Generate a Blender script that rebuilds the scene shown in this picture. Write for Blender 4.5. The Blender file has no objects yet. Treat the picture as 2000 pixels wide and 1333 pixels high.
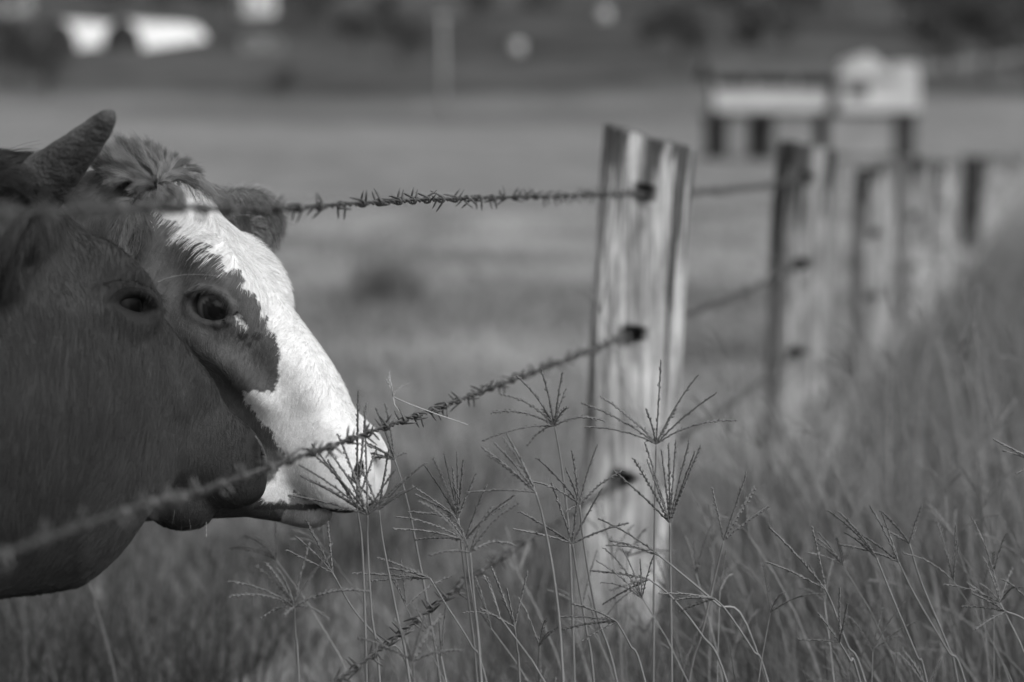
import bpy, bmesh, math, random
import numpy as np
from mathutils import Vector, Matrix

R = math.radians
rng = np.random.default_rng(7)
random.seed(7)
scene = bpy.context.scene
col = scene.collection

# ------------------------------------------------------------------ camera
CAM_H = 1.10
FPX = 4722.0                      # focal length in pixels of the 2000 px wide photograph (85 mm on 36 mm)
PITCH = math.atan((666.5 - 303.0) / FPX)
cam_data = bpy.data.cameras.new('camera')
cam_data.lens = 85.0
cam_data.sensor_width = 36.0
cam_data.clip_start = 0.05
cam_data.clip_end = 6000.0
cam_data.dof.use_dof = True
cam_data.dof.focus_distance = 3.38
cam_data.dof.aperture_fstop = 2.5
cam = bpy.data.objects.new('camera', cam_data)
col.objects.link(cam)
cam.location = (0, 0, CAM_H)
cam.rotation_euler = (math.pi / 2 - PITCH, 0, 0)
scene.camera = cam

# ------------------------------------------------------------------ sky and sun (a black and white photograph: neutral light)
SUN_ELEV, SUN_AZ = 44.0, 138.0     # azimuth measured from +Y (away from the camera) towards +X (right)
world = bpy.data.worlds.new('World')
scene.world = world
world.use_nodes = True
wn, wl = world.node_tree.nodes, world.node_tree.links
wn.clear()
w_out = wn.new('ShaderNodeOutputWorld')
w_bg = wn.new('ShaderNodeBackground')
w_bw = wn.new('ShaderNodeRGBToBW')
w_sky = wn.new('ShaderNodeTexSky')
w_sky.sky_type = 'NISHITA'
w_sky.sun_disc = False
w_sky.sun_elevation = R(SUN_ELEV)
w_sky.sun_rotation = R(SUN_AZ)
w_sky.dust_density = 4.0
w_bg.inputs['Strength'].default_value = 0.125
wl.new(w_sky.outputs['Color'], w_bw.inputs['Color'])
wl.new(w_bw.outputs['Val'], w_bg.inputs['Color'])
wl.new(w_bg.outputs['Background'], w_out.inputs['Surface'])
sun_data = bpy.data.lights.new('sun', 'SUN')
sun_data.energy = 0.62
sun_data.angle = R(60.0)
sun_data.color = (1, 1, 1)
sun = bpy.data.objects.new('sun', sun_data)
col.objects.link(sun)
sd = Vector((math.sin(R(SUN_AZ)) * math.cos(R(SUN_ELEV)), math.cos(R(SUN_AZ)) * math.cos(R(SUN_ELEV)), math.sin(R(SUN_ELEV))))
sun.rotation_euler = sd.to_track_quat('Z', 'Y').to_euler()
sun.location = sd * 50

vs = scene.view_settings
vs.view_transform = 'Standard'
vs.look = 'None'
vs.exposure = 0.92
vs.gamma = 1.0
vs.use_curve_mapping = False
scene.cycles.use_denoising = True
scene.cycles.max_bounces = 6
scene.cycles.diffuse_bounces = 3
scene.cycles.transparent_max_bounces = 8

# ------------------------------------------------------------------ helpers
def P(px, py, D):
    """World point at distance D (world Y) seen at photograph pixel (px, py)."""
    x, y = (px - 1000.0) / FPX, (666.5 - py) / FPX
    c, s = math.cos(PITCH), math.sin(PITCH)
    dx, dy, dz = x, c + y * s, y * c - s
    k = D / dy
    return np.array([dx * k, dy * k, CAM_H + dz * k])

def empty(name, loc=(0, 0, 0), parent=None):
    o = bpy.data.objects.new(name, None)
    o.empty_display_size = 0.05
    o.location = loc
    col.objects.link(o)
    if parent: o.parent = parent
    return o

def tag(o, label=None, cat=None, group=None, kind=None):
    if label: o['label'] = label
    if cat: o['category'] = cat
    if group: o['group'] = group
    if kind: o['kind'] = kind
    return o

def raw_mesh(name, V, faces, smooth=True, val=None):
    """faces: list of (n,k) int arrays (triangles and/or quads)."""
    me = bpy.data.meshes.new(name)
    V = np.ascontiguousarray(V, dtype=np.float32)
    if not isinstance(faces, (list, tuple)): faces = [faces]
    faces = [np.asarray(f, dtype=np.int32) for f in faces if len(f)]
    nl = sum(f.size for f in faces); nf = sum(len(f) for f in faces)
    me.vertices.add(len(V)); me.vertices.foreach_set('co', V.ravel())
    me.loops.add(nl); me.loops.foreach_set('vertex_index', np.concatenate([f.ravel() for f in faces]))
    tot = np.concatenate([np.full(len(f), f.shape[1], dtype=np.int32) for f in faces])
    st = np.concatenate([[0], np.cumsum(tot)[:-1]]).astype(np.int32)
    me.polygons.add(nf)
    me.polygons.foreach_set('loop_start', st)
    me.polygons.foreach_set('loop_total', tot)
    me.polygons.foreach_set('use_smooth', np.full(nf, bool(smooth)))
    me.update(calc_edges=True)
    me.validate()
    if val is not None:
        a = me.attributes.new('val', 'FLOAT', 'POINT')
        a.data.foreach_set('value', np.ascontiguousarray(val, dtype=np.float32))
    return me

def put(name, me, mat=None, parent=None, loc=None):
    o = bpy.data.objects.new(name, me)
    col.objects.link(o)
    if mat: 
        me.materials.clear(); me.materials.append(mat)
    if parent: o.parent = parent
    if loc is not None: o.location = loc
    return o

class Geo:
    """Collects vertices, triangles and quads for one mesh."""
    def __init__(s): s.V = []; s.T = []; s.Q = []; s.n = 0; s.A = []
    def add(s, V, T=None, Q=None, a=1.0):
        V = np.asarray(V, float)
        s.V.append(V)
        if T is not None and len(T): s.T.append(np.asarray(T) + s.n)
        if Q is not None and len(Q): s.Q.append(np.asarray(Q) + s.n)
        s.A.append(np.full(len(V), a) if np.isscalar(a) else np.asarray(a))
        s.n += len(V)
        return s
    def box(s, x0, x1, y0, y1, z0, z1, a=1.0):
        V = [(x, y, z) for z in (z0, z1) for y in (y0, y1) for x in (x0, x1)]
        Q = [(0, 2, 3, 1), (4, 5, 7, 6), (0, 1, 5, 4), (2, 6, 7, 3), (0, 4, 6, 2), (1, 3, 7, 5)]
        return s.add(V, Q=Q, a=a)
    def tube(s, pts, rad, n=6, cap=True, a=1.0):
        V, Q, T = tube_arrays(np.asarray(pts, float), rad, n, cap)
        return s.add(V, T, Q, a)
    def mesh(s, name, smooth=True):
        F = []
        if s.T: F.append(np.concatenate(s.T))
        if s.Q: F.append(np.concatenate(s.Q))
        return raw_mesh(name, np.concatenate(s.V), F, smooth, np.concatenate(s.A))
    def put(s, name, mat, parent=None, smooth=True, loc=None):
        return put(name, s.mesh(name, smooth), mat, parent, loc)

def frames(pts):
    t = np.gradient(pts, axis=0)
    t /= np.linalg.norm(t, axis=1, keepdims=True) + 1e-12
    n = np.zeros_like(t)
    ref = np.array([0, 0, 1.0]) if abs(t[0][2]) < 0.9 else np.array([1.0, 0, 0])
    v = ref - t[0] * (ref @ t[0]); n[0] = v / np.linalg.norm(v)
    for i in range(1, len(pts)):
        v = n[i - 1] - t[i] * (n[i - 1] @ t[i]); n[i] = v / (np.linalg.norm(v) + 1e-12)
    return t, n, np.cross(t, n)

def tube_arrays(pts, rad, n=6, cap=True):
    m = len(pts)
    rad = np.broadcast_to(np.asarray(rad, float), (m,))
    t, nn, b = frames(pts)
    ang = np.linspace(0, 2 * np.pi, n, endpoint=False)
    V = pts[:, None, :] + rad[:, None, None] * (np.cos(ang)[None, :, None] * nn[:, None, :] + np.sin(ang)[None, :, None] * b[:, None, :])
    V = V.reshape(-1, 3)
    i, j = np.meshgrid(np.arange(m - 1), np.arange(n), indexing='ij')
    j2 = (j + 1) % n
    Q = np.stack([i * n + j, i * n + j2, (i + 1) * n + j2, (i + 1) * n + j], -1).reshape(-1, 4)
    T = np.zeros((0, 3), int)
    if cap:
        V = np.concatenate([V, pts[:1], pts[-1:]])
        a = np.arange(n)
        T = np.concatenate([np.stack([(a + 1) % n, a, np.full(n, m * n)], 1), np.stack([(m - 1) * n + a, (m - 1) * n + (a + 1) % n, np.full(n, m * n + 1)], 1)])
    return V, Q, T

def bez(p0, p1, p2, n):
    t = np.linspace(0, 1, n)[:, None]
    return (1 - t) ** 2 * np.asarray(p0) + 2 * t * (1 - t) * np.asarray(p1) + t * t * np.asarray(p2)

def spline(pts, n):
    """Catmull-Rom through pts."""
    p = np.asarray(pts, float)
    p = np.concatenate([2 * p[:1] - p[1:2], p, 2 * p[-1:] - p[-2:-1]])
    m = len(p) - 3
    t = np.linspace(0, m - 1e-6, n); k = t.astype(int); u = (t - k)[:, None]
    a, b, c, d = p[k], p[k + 1], p[k + 2], p[k + 3]
    return 0.5 * (2 * b + (c - a) * u + (2 * a - 5 * b + 4 * c - d) * u ** 2 + (3 * b - a - 3 * c + d) * u ** 3)

def hashnoise(p, seed=0):
    """Smooth value noise at points p (n,3), 0..1."""
    p = np.asarray(p, float) + 1000.0
    i = np.floor(p).astype(np.int64); f = p - i; f = f * f * (3 - 2 * f)
    def h(x, y, z):
        v = (x * 374761393 + y * 668265263 + z * 2147483647 + seed * 144269) & 0xffffffff
        v = ((v ^ (v >> 13)) * 1274126177) & 0xffffffff
        return ((v ^ (v >> 16)) & 0xffff) / 65535.0
    r = 0
    for dx in (0, 1):
        for dy in (0, 1):
            for dz in (0, 1):
                w = (f[:, 0] if dx else 1 - f[:, 0]) * (f[:, 1] if dy else 1 - f[:, 1]) * (f[:, 2] if dz else 1 - f[:, 2])
                r = r + w * h(i[:, 0] + dx, i[:, 1] + dy, i[:, 2] + dz)
    return r

# ------------------------------------------------------------------ materials (all neutral grey)
def material(name, lo, hi=None, rough=0.8, scale=8.0, stretch=(1, 1, 1), attr=False, spec=0.2, detail=4.0, contrast=(0.3, 0.7), bump=0.0, bscale=None, sheen=0.0, trans=0.0):
    m = bpy.data.materials.new(name); m.use_nodes = True
    N, L = m.node_tree.nodes, m.node_tree.links
    b = N['Principled BSDF']
    b.inputs['Roughness'].default_value = rough
    b.inputs['Specular IOR Level'].default_value = spec
    if sheen: b.inputs['Sheen Weight'].default_value = sheen
    hi = lo if hi is None else hi
    tc = N.new('ShaderNodeTexCoord'); mp = N.new('ShaderNodeMapping')
    mp.inputs['Scale'].default_value = stretch
    L.new(tc.outputs['Object'], mp.inputs['Vector'])
    nz = N.new('ShaderNodeTexNoise'); nz.inputs['Scale'].default_value = scale; nz.inputs['Detail'].default_value = detail
    L.new(mp.outputs['Vector'], nz.inputs['Vector'])
    mr = N.new('ShaderNodeMapRange')
    mr.inputs['From Min'].default_value, mr.inputs['From Max'].default_value = contrast
    mr.inputs['To Min'].default_value, mr.inputs['To Max'].default_value = lo, hi
    L.new(nz.outputs['Fac'], mr.inputs['Value'])
    out = mr.outputs['Result']
    if attr:
        at = N.new('ShaderNodeAttribute'); at.attribute_name = 'val'
        mu = N.new('ShaderNodeMath'); mu.operation = 'MULTIPLY'
        L.new(out, mu.inputs[0]); L.new(at.outputs['Fac'], mu.inputs[1])
        out = mu.outputs[0]
    L.new(out, b.inputs['Base Color'])
    if bump:
        bp = N.new('ShaderNodeBump'); bp.inputs['Strength'].default_value = bump; bp.inputs['Distance'].default_value = 0.01
        n2 = nz
        if bscale:
            n2 = N.new('ShaderNodeTexNoise'); n2.inputs['Scale'].default_value = bscale; n2.inputs['Detail'].default_value = 5
            L.new(mp.outputs['Vector'], n2.inputs['Vector'])
        L.new(n2.outputs['Fac'], bp.inputs['Height']); L.new(bp.outputs['Normal'], b.inputs['Normal'])
    if trans:
        tr = N.new('ShaderNodeBsdfTranslucent'); ms = N.new('ShaderNodeMixShader'); ms.inputs['Fac'].default_value = trans
        L.new(out, tr.inputs['Color']); L.new(b.outputs['BSDF'], ms.inputs[1]); L.new(tr.outputs['BSDF'], ms.inputs[2])
        L.new(ms.outputs['Shader'], N['Material Output'].inputs['Surface'])
    return m
# ------------------------------------------------------------------ the ground: pasture that rises gently to a hillside
_gd = np.array([-40, 0, 18, 40, 70, 100, 150, 250, 320, 400, 600, 900, 1500, 3000], float)
_gz = np.array([0, 0, 0, .08, .25, .50, 1.8, 5.8, 10.5, 18.0, 40.0, 95.0, 230.0, 500.0], float)
def ground_z(x, y):
    x = np.asarray(x, float); y = np.asarray(y, float)
    z = 0
    for k in (-.12, -.04, .04, .12):
        z = z + np.interp(y * (1 + k), _gd, _gz) * .25
    far = np.clip((y - 250) / 400, 0, 1)
    z = z + far * 14 * np.sin(x / 170 + .8) * np.sin(y / 210)
    far2 = np.clip((y - 30) / 200, 0, 1)
    z = z + far2 * .7 * np.sin(x / 31 + y / 47)
    near = np.clip((y - 20) / 20, 0, 1)
    return z + (1 - near) * .012 * np.sin(x * 2.1) * np.cos(y * 1.7)

def build_ground():
    ys = np.concatenate([np.arange(-12, 30, .75), np.geomspace(30, 3000, 130)])
    us = np.linspace(-1, 1, 121)
    us = np.sign(us) * np.abs(us) ** 1.5
    X, Y = np.meshgrid(us, ys)
    X = X * (25 + np.maximum(Y, 0) * .9)
    V = np.stack([X, Y, ground_z(X, Y)], -1).reshape(-1, 3)
    m, n = Y.shape
    i, j = np.meshgrid(np.arange(m - 1), np.arange(n - 1), indexing='ij')
    Q = np.stack([i * n + j, i * n + j + 1, (i + 1) * n + j + 1, (i + 1) * n + j], -1).reshape(-1, 4)
    mat = bpy.data.materials.new('pasture'); mat.use_nodes = True
    N, L = mat.node_tree.nodes, mat.node_tree.links
    b = N['Principled BSDF']; b.inputs['Roughness'].default_value = .95; b.inputs['Specular IOR Level'].default_value = .1
    ge = N.new('ShaderNodeNewGeometry'); sp = N.new('ShaderNodeSeparateXYZ'); L.new(ge.outputs['Position'], sp.inputs[0])
    def math_(op, a, c=None):
        q = N.new('ShaderNodeMath'); q.operation = op
        for k, v in enumerate((a, c)):
            if v is None: continue
            if isinstance(v, (int, float)): q.inputs[k].default_value = v
            else: L.new(v, q.inputs[k])
        return q.outputs[0]
    def noise(sc, det=4, st=(1, 1, 1)):
        mp = N.new('ShaderNodeMapping'); mp.inputs['Scale'].default_value = st; L.new(ge.outputs['Position'], mp.inputs[0])
        q = N.new('ShaderNodeTexNoise'); q.inputs['Scale'].default_value = sc; q.inputs['Detail'].default_value = det
        L.new(mp.outputs[0], q.inputs['Vector']); return q.outputs['Fac']
    def mrange(v, a, c, d, e):
        q = N.new('ShaderNodeMapRange'); q.interpolation_type = 'SMOOTHSTEP'
        for k, z in zip(('From Min', 'From Max', 'To Min', 'To Max'), (a, c, d, e)): q.inputs[k].default_value = z
        L.new(v, q.inputs['Value']); return q.outputs[0]
    field = math_('ADD', mrange(noise(.8, 5), .3, .7, -.045, .045), mrange(noise(.12, 3, (1, .35, 1)), .3, .7, .145, .185))
    hill = math_('ADD', mrange(noise(.02, 5), .35, .65, .030, .062), mrange(noise(.13, 4), .35, .65, -.01, .018))
    # pale dirt track that winds down the hillside
    yw = math_('ADD', sp.outputs['Y'], mrange(noise(.008, 2), .2, .8, -60, 60))
    hillmask = mrange(yw, 215, 275, 0, 1)
    mix = N.new('ShaderNodeMix'); mix.data_type = 'FLOAT'
    L.new(hillmask, mix.inputs[0]); L.new(field, mix.inputs[2]); L.new(hill, mix.inputs[3])
    c1 = math_('ADD', sp.outputs['Y'], math_('MULTIPLY', sp.outputs['X'], -1.7))
    tr = math_('MULTIPLY', mrange(math_('ABSOLUTE', math_('SUBTRACT', c1, 215.0)), 2, 9, .9, 0), mrange(sp.outputs['Y'], 255, 275, 0, 1))
    mix2 = N.new('ShaderNodeMix'); mix2.data_type = 'FLOAT'
    L.new(tr, mix2.inputs[0]); L.new(mix.outputs[0], mix2.inputs[2]); mix2.inputs[3].default_value = .15
    # darker ground under the rank grass on the near side of the fence
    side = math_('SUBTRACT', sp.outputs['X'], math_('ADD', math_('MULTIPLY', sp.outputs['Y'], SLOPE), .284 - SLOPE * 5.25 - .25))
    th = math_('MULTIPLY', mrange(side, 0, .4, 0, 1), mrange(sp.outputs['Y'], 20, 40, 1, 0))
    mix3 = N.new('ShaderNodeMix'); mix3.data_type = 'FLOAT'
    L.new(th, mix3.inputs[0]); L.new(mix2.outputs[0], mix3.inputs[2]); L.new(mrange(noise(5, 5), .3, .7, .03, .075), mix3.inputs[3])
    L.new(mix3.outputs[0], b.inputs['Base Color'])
    bp = N.new('ShaderNodeBump'); bp.inputs['Strength'].default_value = .6; bp.inputs['Distance'].default_value = .05
    L.new(noise(14, 5), bp.inputs['Height']); L.new(bp.outputs[0], b.inputs['Normal'])
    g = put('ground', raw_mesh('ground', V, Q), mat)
    tag(g, 'grazed pasture rising to a hillside behind the fence', 'pasture', kind='structure')
SLOPE = (2060 - 1000) / FPX
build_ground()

# ------------------------------------------------------------------ the fence
SLOPE = (2060 - 1000) / FPX
def fence_x(D): return .284 + SLOPE * (D - 5.25)
POST_D = [5.25 * q for q in (1, 1.64, 2.28, 2.92, 3.60, 4.9, 6.0, 7.2, 9.0, 11.5)]

M_wood = bpy.data.materials.new('weathered_timber'); M_wood.use_nodes = True
def _wood():
    N, L = M_wood.node_tree.nodes, M_wood.node_tree.links
    b = N['Principled BSDF']; b.inputs['Roughness'].default_value = .85; b.inputs['Specular IOR Level'].default_value = .15
    tc = N.new('ShaderNodeTexCoord')
    oi = N.new('ShaderNodeObjectInfo')
    def noise(sc, st, det=5):
        mp = N.new('ShaderNodeMapping'); mp.inputs['Scale'].default_value = st
        L.new(tc.outputs['Object'], mp.inputs[0])
        cx = N.new('ShaderNodeCombineXYZ'); L.new(oi.outputs['Random'], cx.inputs[0]); L.new(oi.outputs['Random'], cx.inputs[2])
        vm = N.new('ShaderNodeVectorMath'); vm.operation = 'MULTIPLY_ADD'
        L.new(cx.outputs[0], vm.inputs[0]); vm.inputs[1].default_value = (37, 37, 37); L.new(mp.outputs[0], vm.inputs[2])
        q = N.new('ShaderNodeTexNoise'); q.inputs['Scale'].default_value = sc; q.inputs['Detail'].default_value = det; q.inputs['Roughness'].default_value = .6
        L.new(vm.outputs[0], q.inputs['Vector']); return q.outputs['Fac']
    def mr(v, a, c, d, e):
        q = N.new('ShaderNodeMapRange'); q.interpolation_type = 'SMOOTHSTEP'
        for k, z in zip(('From Min', 'From Max', 'To Min', 'To Max'), (a, c, d, e)): q.inputs[k].default_value = z
        L.new(v, q.inputs['Value']); return q.outputs[0]
    def mu(a, c, op='MULTIPLY'):
        q = N.new('ShaderNodeMath'); q.operation = op; L.new(a, q.inputs[0])
        if isinstance(c, float): q.inputs[1].default_value = c
        else: L.new(c, q.inputs[1])
        return q.outputs[0]
    grain = mr(noise(60, (1, 1, .035)), .3, .7, .38, .62)
    streak = mr(noise(30, (1, 1, .10), 7), .34, .5, .55, 1.0)
    patch = mr(noise(14, (1, 1, .40), 6), .3, .7, .58, 1.12)
    fine = mr(noise(170, (1, 1, .03), 4), .38, .47, .45, 1.0)
    at = N.new('ShaderNodeAttribute'); at.attribute_name = 'val'      # dark weather stains: top end and below the bored holes
    v = mu(mu(mu(mu(grain, streak), patch), fine), at.outputs['Fac'])
    L.new(v, b.inputs['Base Color'])
    bp = N.new('ShaderNodeBump'); bp.inputs['Strength'].default_value = .8; bp.inputs['Distance'].default_value = .004
    L.new(mu(mu(fine, streak), grain, 'ADD'), bp.inputs['Height']); L.new(bp.outputs[0], b.inputs['Normal'])
_wood()
M_bore = material('bored_hole_char', .012, .02, rough=1, spec=0)

def make_post(idx, base, top, w, dpt, holes, slant, res, seed, stain=1.0, ang=0.0, tone=1.0, columns=()):
    """A rough sawn post from base to top (world points), holes: heights (0..1) bored along the fence line."""
    base = np.asarray(base, float); top = np.asarray(top, float)
    ax = top - base; Lh = np.linalg.norm(ax); ax /= Lh
    fdir = np.array([SLOPE, 1, 0]); fdir /= np.linalg.norm(fdir)
    ca, sa = math.cos(ang), math.sin(ang)
    fw = fdir - ax * (fdir @ ax); fw /= np.linalg.norm(fw)      # along the fence
    sw = np.cross(fw, ax)                                       # to the right
    fw0, sw0 = fw, sw
    fw, sw = ca * fw + sa * sw, ca * sw - sa * fw
    na, nz_ = res
    a = np.linspace(0, 2 * np.pi, na, endpoint=False)
    zz = np.linspace(0, 1, nz_)
    A, Z = np.meshgrid(a, zz)
    ex = .42
    cx = np.sign(np.cos(A)) * np.abs(np.cos(A)) ** ex * w / 2
    cy = np.sign(np.sin(A)) * np.abs(np.sin(A)) ** ex * dpt / 2
    pp = np.stack([np.cos(A).ravel() * 9, np.sin(A).ravel() * 9, Z.ravel() * Lh * 1.6], 1)
    n1 = hashnoise(pp, seed).reshape(A.shape); n2 = hashnoise(pp * [2.7, 2.7, 1.5], seed + 5).reshape(A.shape)
    n3 = hashnoise(np.stack([np.cos(A).ravel() * 2, np.sin(A).ravel() * 2, Z.ravel() * Lh * 4], 1), seed + 9).reshape(A.shape)
    k = 1 + .05 * (n1 - .5) + .035 * (n2 - .5) + .05 * (n3 - .5)
    crack = np.clip((n1 - .74) / .12, 0, 1) * .05
    k = k - crack
    cx, cy = cx * k, cy * k
    wob = .006 * np.sin(Z * 7 + seed)
    V = base + ax * (Z * Lh)[..., None] + sw * (cx + wob)[..., None] + fw * cy[..., None]
    V = V + ax * ((Z ** 6) * (-slant * cx / w + .010 * (n2 - .5)))[..., None]
    val = np.full_like(Z, tone)
    # weather stains, each with its own ragged outline
    sn = hashnoise(np.stack([np.cos(A).ravel() * 8, np.sin(A).ravel() * 8, Z.ravel() * Lh * 1.3], 1), seed + 21).reshape(A.shape)
    dist = (1 - Z) * Lh
    st = np.clip((.012 + .50 * np.clip(sn - .40, 0, 1) * stain * 2.4 - dist) / .045, 0, 1)
    val = val * (1 - .78 * st)
    rel0 = V - top
    du0 = rel0 @ sw0
    rg = hashnoise(np.stack([du0.ravel() * 60, np.zeros(du0.size), (Z * Lh * 14).ravel()], 1), seed + 33).reshape(A.shape)
    for cu, cw, cl_ in columns:
        c_ = np.clip((cw * (1.1 - dist / cl_ * .8) - np.abs(du0 - cu + .012 * (rg - .5) + dist * .05)) / .004, 0, 1) * np.clip((cl_ * (.7 + .6 * rg) - dist) / .03, 0, 1)
        val = np.minimum(val, tone * (1 - .80 * c_))
    for h, r in holes:
        hc = base + ax * (h * Lh)
        rel = V - hc
        du, dv = rel @ sw0, rel @ ax
        front = (rel @ fw0) < 0
        rr = np.sqrt(du ** 2 + dv ** 2)
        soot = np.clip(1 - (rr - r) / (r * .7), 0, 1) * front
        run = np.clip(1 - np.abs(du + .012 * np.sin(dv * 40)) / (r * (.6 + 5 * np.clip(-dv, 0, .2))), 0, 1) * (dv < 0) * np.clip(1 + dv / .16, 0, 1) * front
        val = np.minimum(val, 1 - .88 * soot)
        val = np.minimum(val, 1 - .6 * np.clip(run * 1.6, 0, 1) * (sn > .35))
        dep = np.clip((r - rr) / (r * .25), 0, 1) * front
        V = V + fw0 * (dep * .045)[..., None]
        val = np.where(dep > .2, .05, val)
    m, n = Z.shape
    i, j = np.meshgrid(np.arange(m - 1), np.arange(n), indexing='ij'); j2 = (j + 1) % n
    Q = np.stack([i * n + j, i * n + j2, (i + 1) * n + j2, (i + 1) * n + j], -1).reshape(-1, 4)
    Vf = V.reshape(-1, 3)
    # top face: inner rings
    c = V[-1].mean(0)
    rings = [V[-1] * (1 - t) + c * t + ax * .004 * rng.normal(size=(n, 1)) for t in (.12, .5)]
    base_i = len(Vf)
    Vf = np.concatenate([Vf, rings[0], rings[1], c[None]])
    vv = np.concatenate([val.ravel(), np.full(2 * n + 1, .3)])
    a_ = np.arange(n); a2 = (a_ + 1) % n
    last = (m - 1) * n
    Q2 = np.concatenate([np.stack([last + a_, last + a2, base_i + a2, base_i + a_], 1), np.stack([base_i + a_, base_i + a2, base_i + n + a2, base_i + n + a_], 1)])
    T = np.stack([base_i + n + a_, base_i + n + a2, np.full(n, base_i + 2 * n)], 1)
    Vf = Vf - base
    me = raw_mesh('fence_post', Vf, [np.concatenate([Q, Q2]), T], True, vv)
    o = put('fence_post', me, M_wood, loc=base)
    return o

POST_LABEL = ['nearest weathered timber fence post with slanted top and bored wire holes', 'second fence post from the camera, pale streak down its right edge',
              'third timber fence post from the camera, blurred and leaning close behind the second', 'fourth timber fence post from the camera',
              'fifth timber fence post from the camera', 'sixth timber fence post from the camera, dark and tall against the field',
              'seventh timber fence post from the camera', 'eighth timber fence post from the camera',
              'ninth timber fence post, second last at the right edge', 'farthest timber fence post at the right edge of the picture']
WIRES = {'top': [(-2.0, .03), (2.08, .050), (2.42, .053), (2.78, .062), (3.46, .064), (5.25, .083)],
         'mid': [(-2.0, .30), (2.08, .341), (2.42, .351), (3.46, .368), (5.25, .386)],
         'low': [(-2.0, .63), (2.08, .655), (3.06, .662), (3.6, .661), (4.01, .668), (5.25, .70)]}
HOLES = {'top': .083, 'mid': .386, 'low': .70}
def post_pose(k):
    D = POST_D[k]
    if k == 0:
        top = P(1276, 272, D); mid = P(1222, 935, D)
        ax = (top - mid); base = mid - ax * ((mid[2] + .12) / ax[2])
        return base, top
    rr = random.Random(k * 5 + 2)
    x = fence_x(D); tz = CAM_H + [0, .03, -.06, -.02, -.05, -.02, -.04, -.03, -.05, -.04][k]; gz = float(ground_z(x, D))
    lean = [0, .055, .03, -.02, .03, 0, .02, -.03, .02, .01][k]
    return np.array([x - lean * .9, D, gz - .12]), np.array([x + lean * .3, D, tz])
post_axis = []
for k in range(10):
    base, top = post_pose(k)
    ax = top - base
    post_axis.append((base, top))
    hs = []
    for nm in ('top', 'mid', 'low'):
        z = CAM_H - HOLES[nm]
        hs.append(((z - base[2]) / ax[2], .019 if k == 0 else .021))
    w = [.198, .205, .185, .19, .18, .22, .18, .18, .18, .18][k]
    res = (220, 420) if k == 0 else ((120, 220) if k < 3 else (64, 110))
    o = make_post(k, base, top, w, .15, hs, [.042, .03, -.03, .02, 0, 0, .03, 0, .02, 0][k], res, 11 + k * 7, stain=[1, 1.1, .8, .9, .7, 2.2, .6, .8, .7, .7][k], ang=[-.12, -.52, -.5, -.45, -.55, -.1, -.5, -.45, -.5, -.45][k], tone=[1, .58, .66, .70, .68, .18, .72, .7, .7, .7][k], columns=[[(-.080, .013, .10), (-.058, .010, .19), (-.046, .006, .30), (.004, .019, .23), (.026, .012, .15), (.060, .007, .05), (.078, .006, .08)], [(-.06, .03, .12), (.0, .02, .22), (-.03, .015, .3)], [(-.05, .03, .25), (.0, .02, .1)], [(.0, .03, .15)], [(-.03, .03, .2)], [], [(.0, .04, .2)], [(-.03, .03, .2)], [], []][k])
    tag(o, POST_LABEL[k], 'fence post', 'timber fence posts')

M_wire = material('galvanised_wire', .028, .085, rough=.42, scale=60, spec=.5, contrast=(.35, .65))
M_wire.node_tree.nodes['Principled BSDF'].inputs['Metallic'].default_value = .25
def barb_mesh(seed):
    g = Geo(); rr = random.Random(seed)
    r = .00145
    for q, ph in ((-.0032, 0.0), (.0020, math.pi * .55)):
        ph += rr.uniform(-.5, .5)
        n = 18; t = np.linspace(0, 1, n)
        turn = ph + t * 2 * math.pi * 1.6
        coil = np.stack([q + (t - .5) * .0050, .0044 * np.cos(turn), .0044 * np.sin(turn)], 1)
        def point(p, tang, sgn):
            d = np.array([rr.uniform(-.45, .45), tang[1], tang[2]]); d /= np.linalg.norm(d)
            o2 = np.array([0, p[1], p[2]]); o2 /= np.linalg.norm(o2)
            d = d + o2 * .25; d /= np.linalg.norm(d)
            Lb = rr.uniform(.014, .020)
            return [p + d * Lb * f for f in (.25, .6, 1.0)]
        t0 = np.array([0, math.sin(turn[0]), -math.cos(turn[0])]); t1 = np.array([0, -math.sin(turn[-1]), math.cos(turn[-1])])
        pts = point(coil[0], t0, -1)[::-1] + list(coil) + point(coil[-1], t1, 1)
        rad = [r * .35, r, r] + [r] * n + [r, r, r * .35]
        g.tube(pts, rad, 5)
    return g.mesh('barb')
BARBS = [barb_mesh(s) for s in range(6)]
for b in BARBS: b.materials.append(M_wire)

def wire_path(nm):
    """Whole strand: through the near span, then bored through every post."""
    off = {'top': 0.0, 'mid': -.014, 'low': -.03}[nm]
    pts = []
    b0, t0 = post_axis[0]
    z0 = CAM_H - HOLES[nm]
    x0 = b0[0] + (t0[0] - b0[0]) * (z0 - b0[2]) / (t0[2] - b0[2])
    dx = x0 - fence_x(5.25)
    for D, drop in WIRES[nm]:
        f = np.clip((D - 3.0) / 2.25, 0, 1)
        pts.append([fence_x(D) + dx * f, D, CAM_H - drop])
    for k in range(1, 10):
        b, t = post_axis[k]
        z = CAM_H - HOLES[nm]
        x = b[0] + (t[0] - b[0]) * (z - b[2]) / (t[2] - b[2])
        p = pts[-1]
        pts.append([(p[0] + x) / 2, (p[1] + POST_D[k]) / 2, (p[2] + z) / 2 - .012])
        pts.append([x, POST_D[k], z])
    return np.array(pts)
WIRE_LABEL = {'top': 'topmost strand of barbed wire, level with the cows\' foreheads', 'mid': 'middle strand of barbed wire crossing in front of the cows\' muzzles',
              'low': 'lowest strand of barbed wire running down through the seeding grass'}
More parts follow.
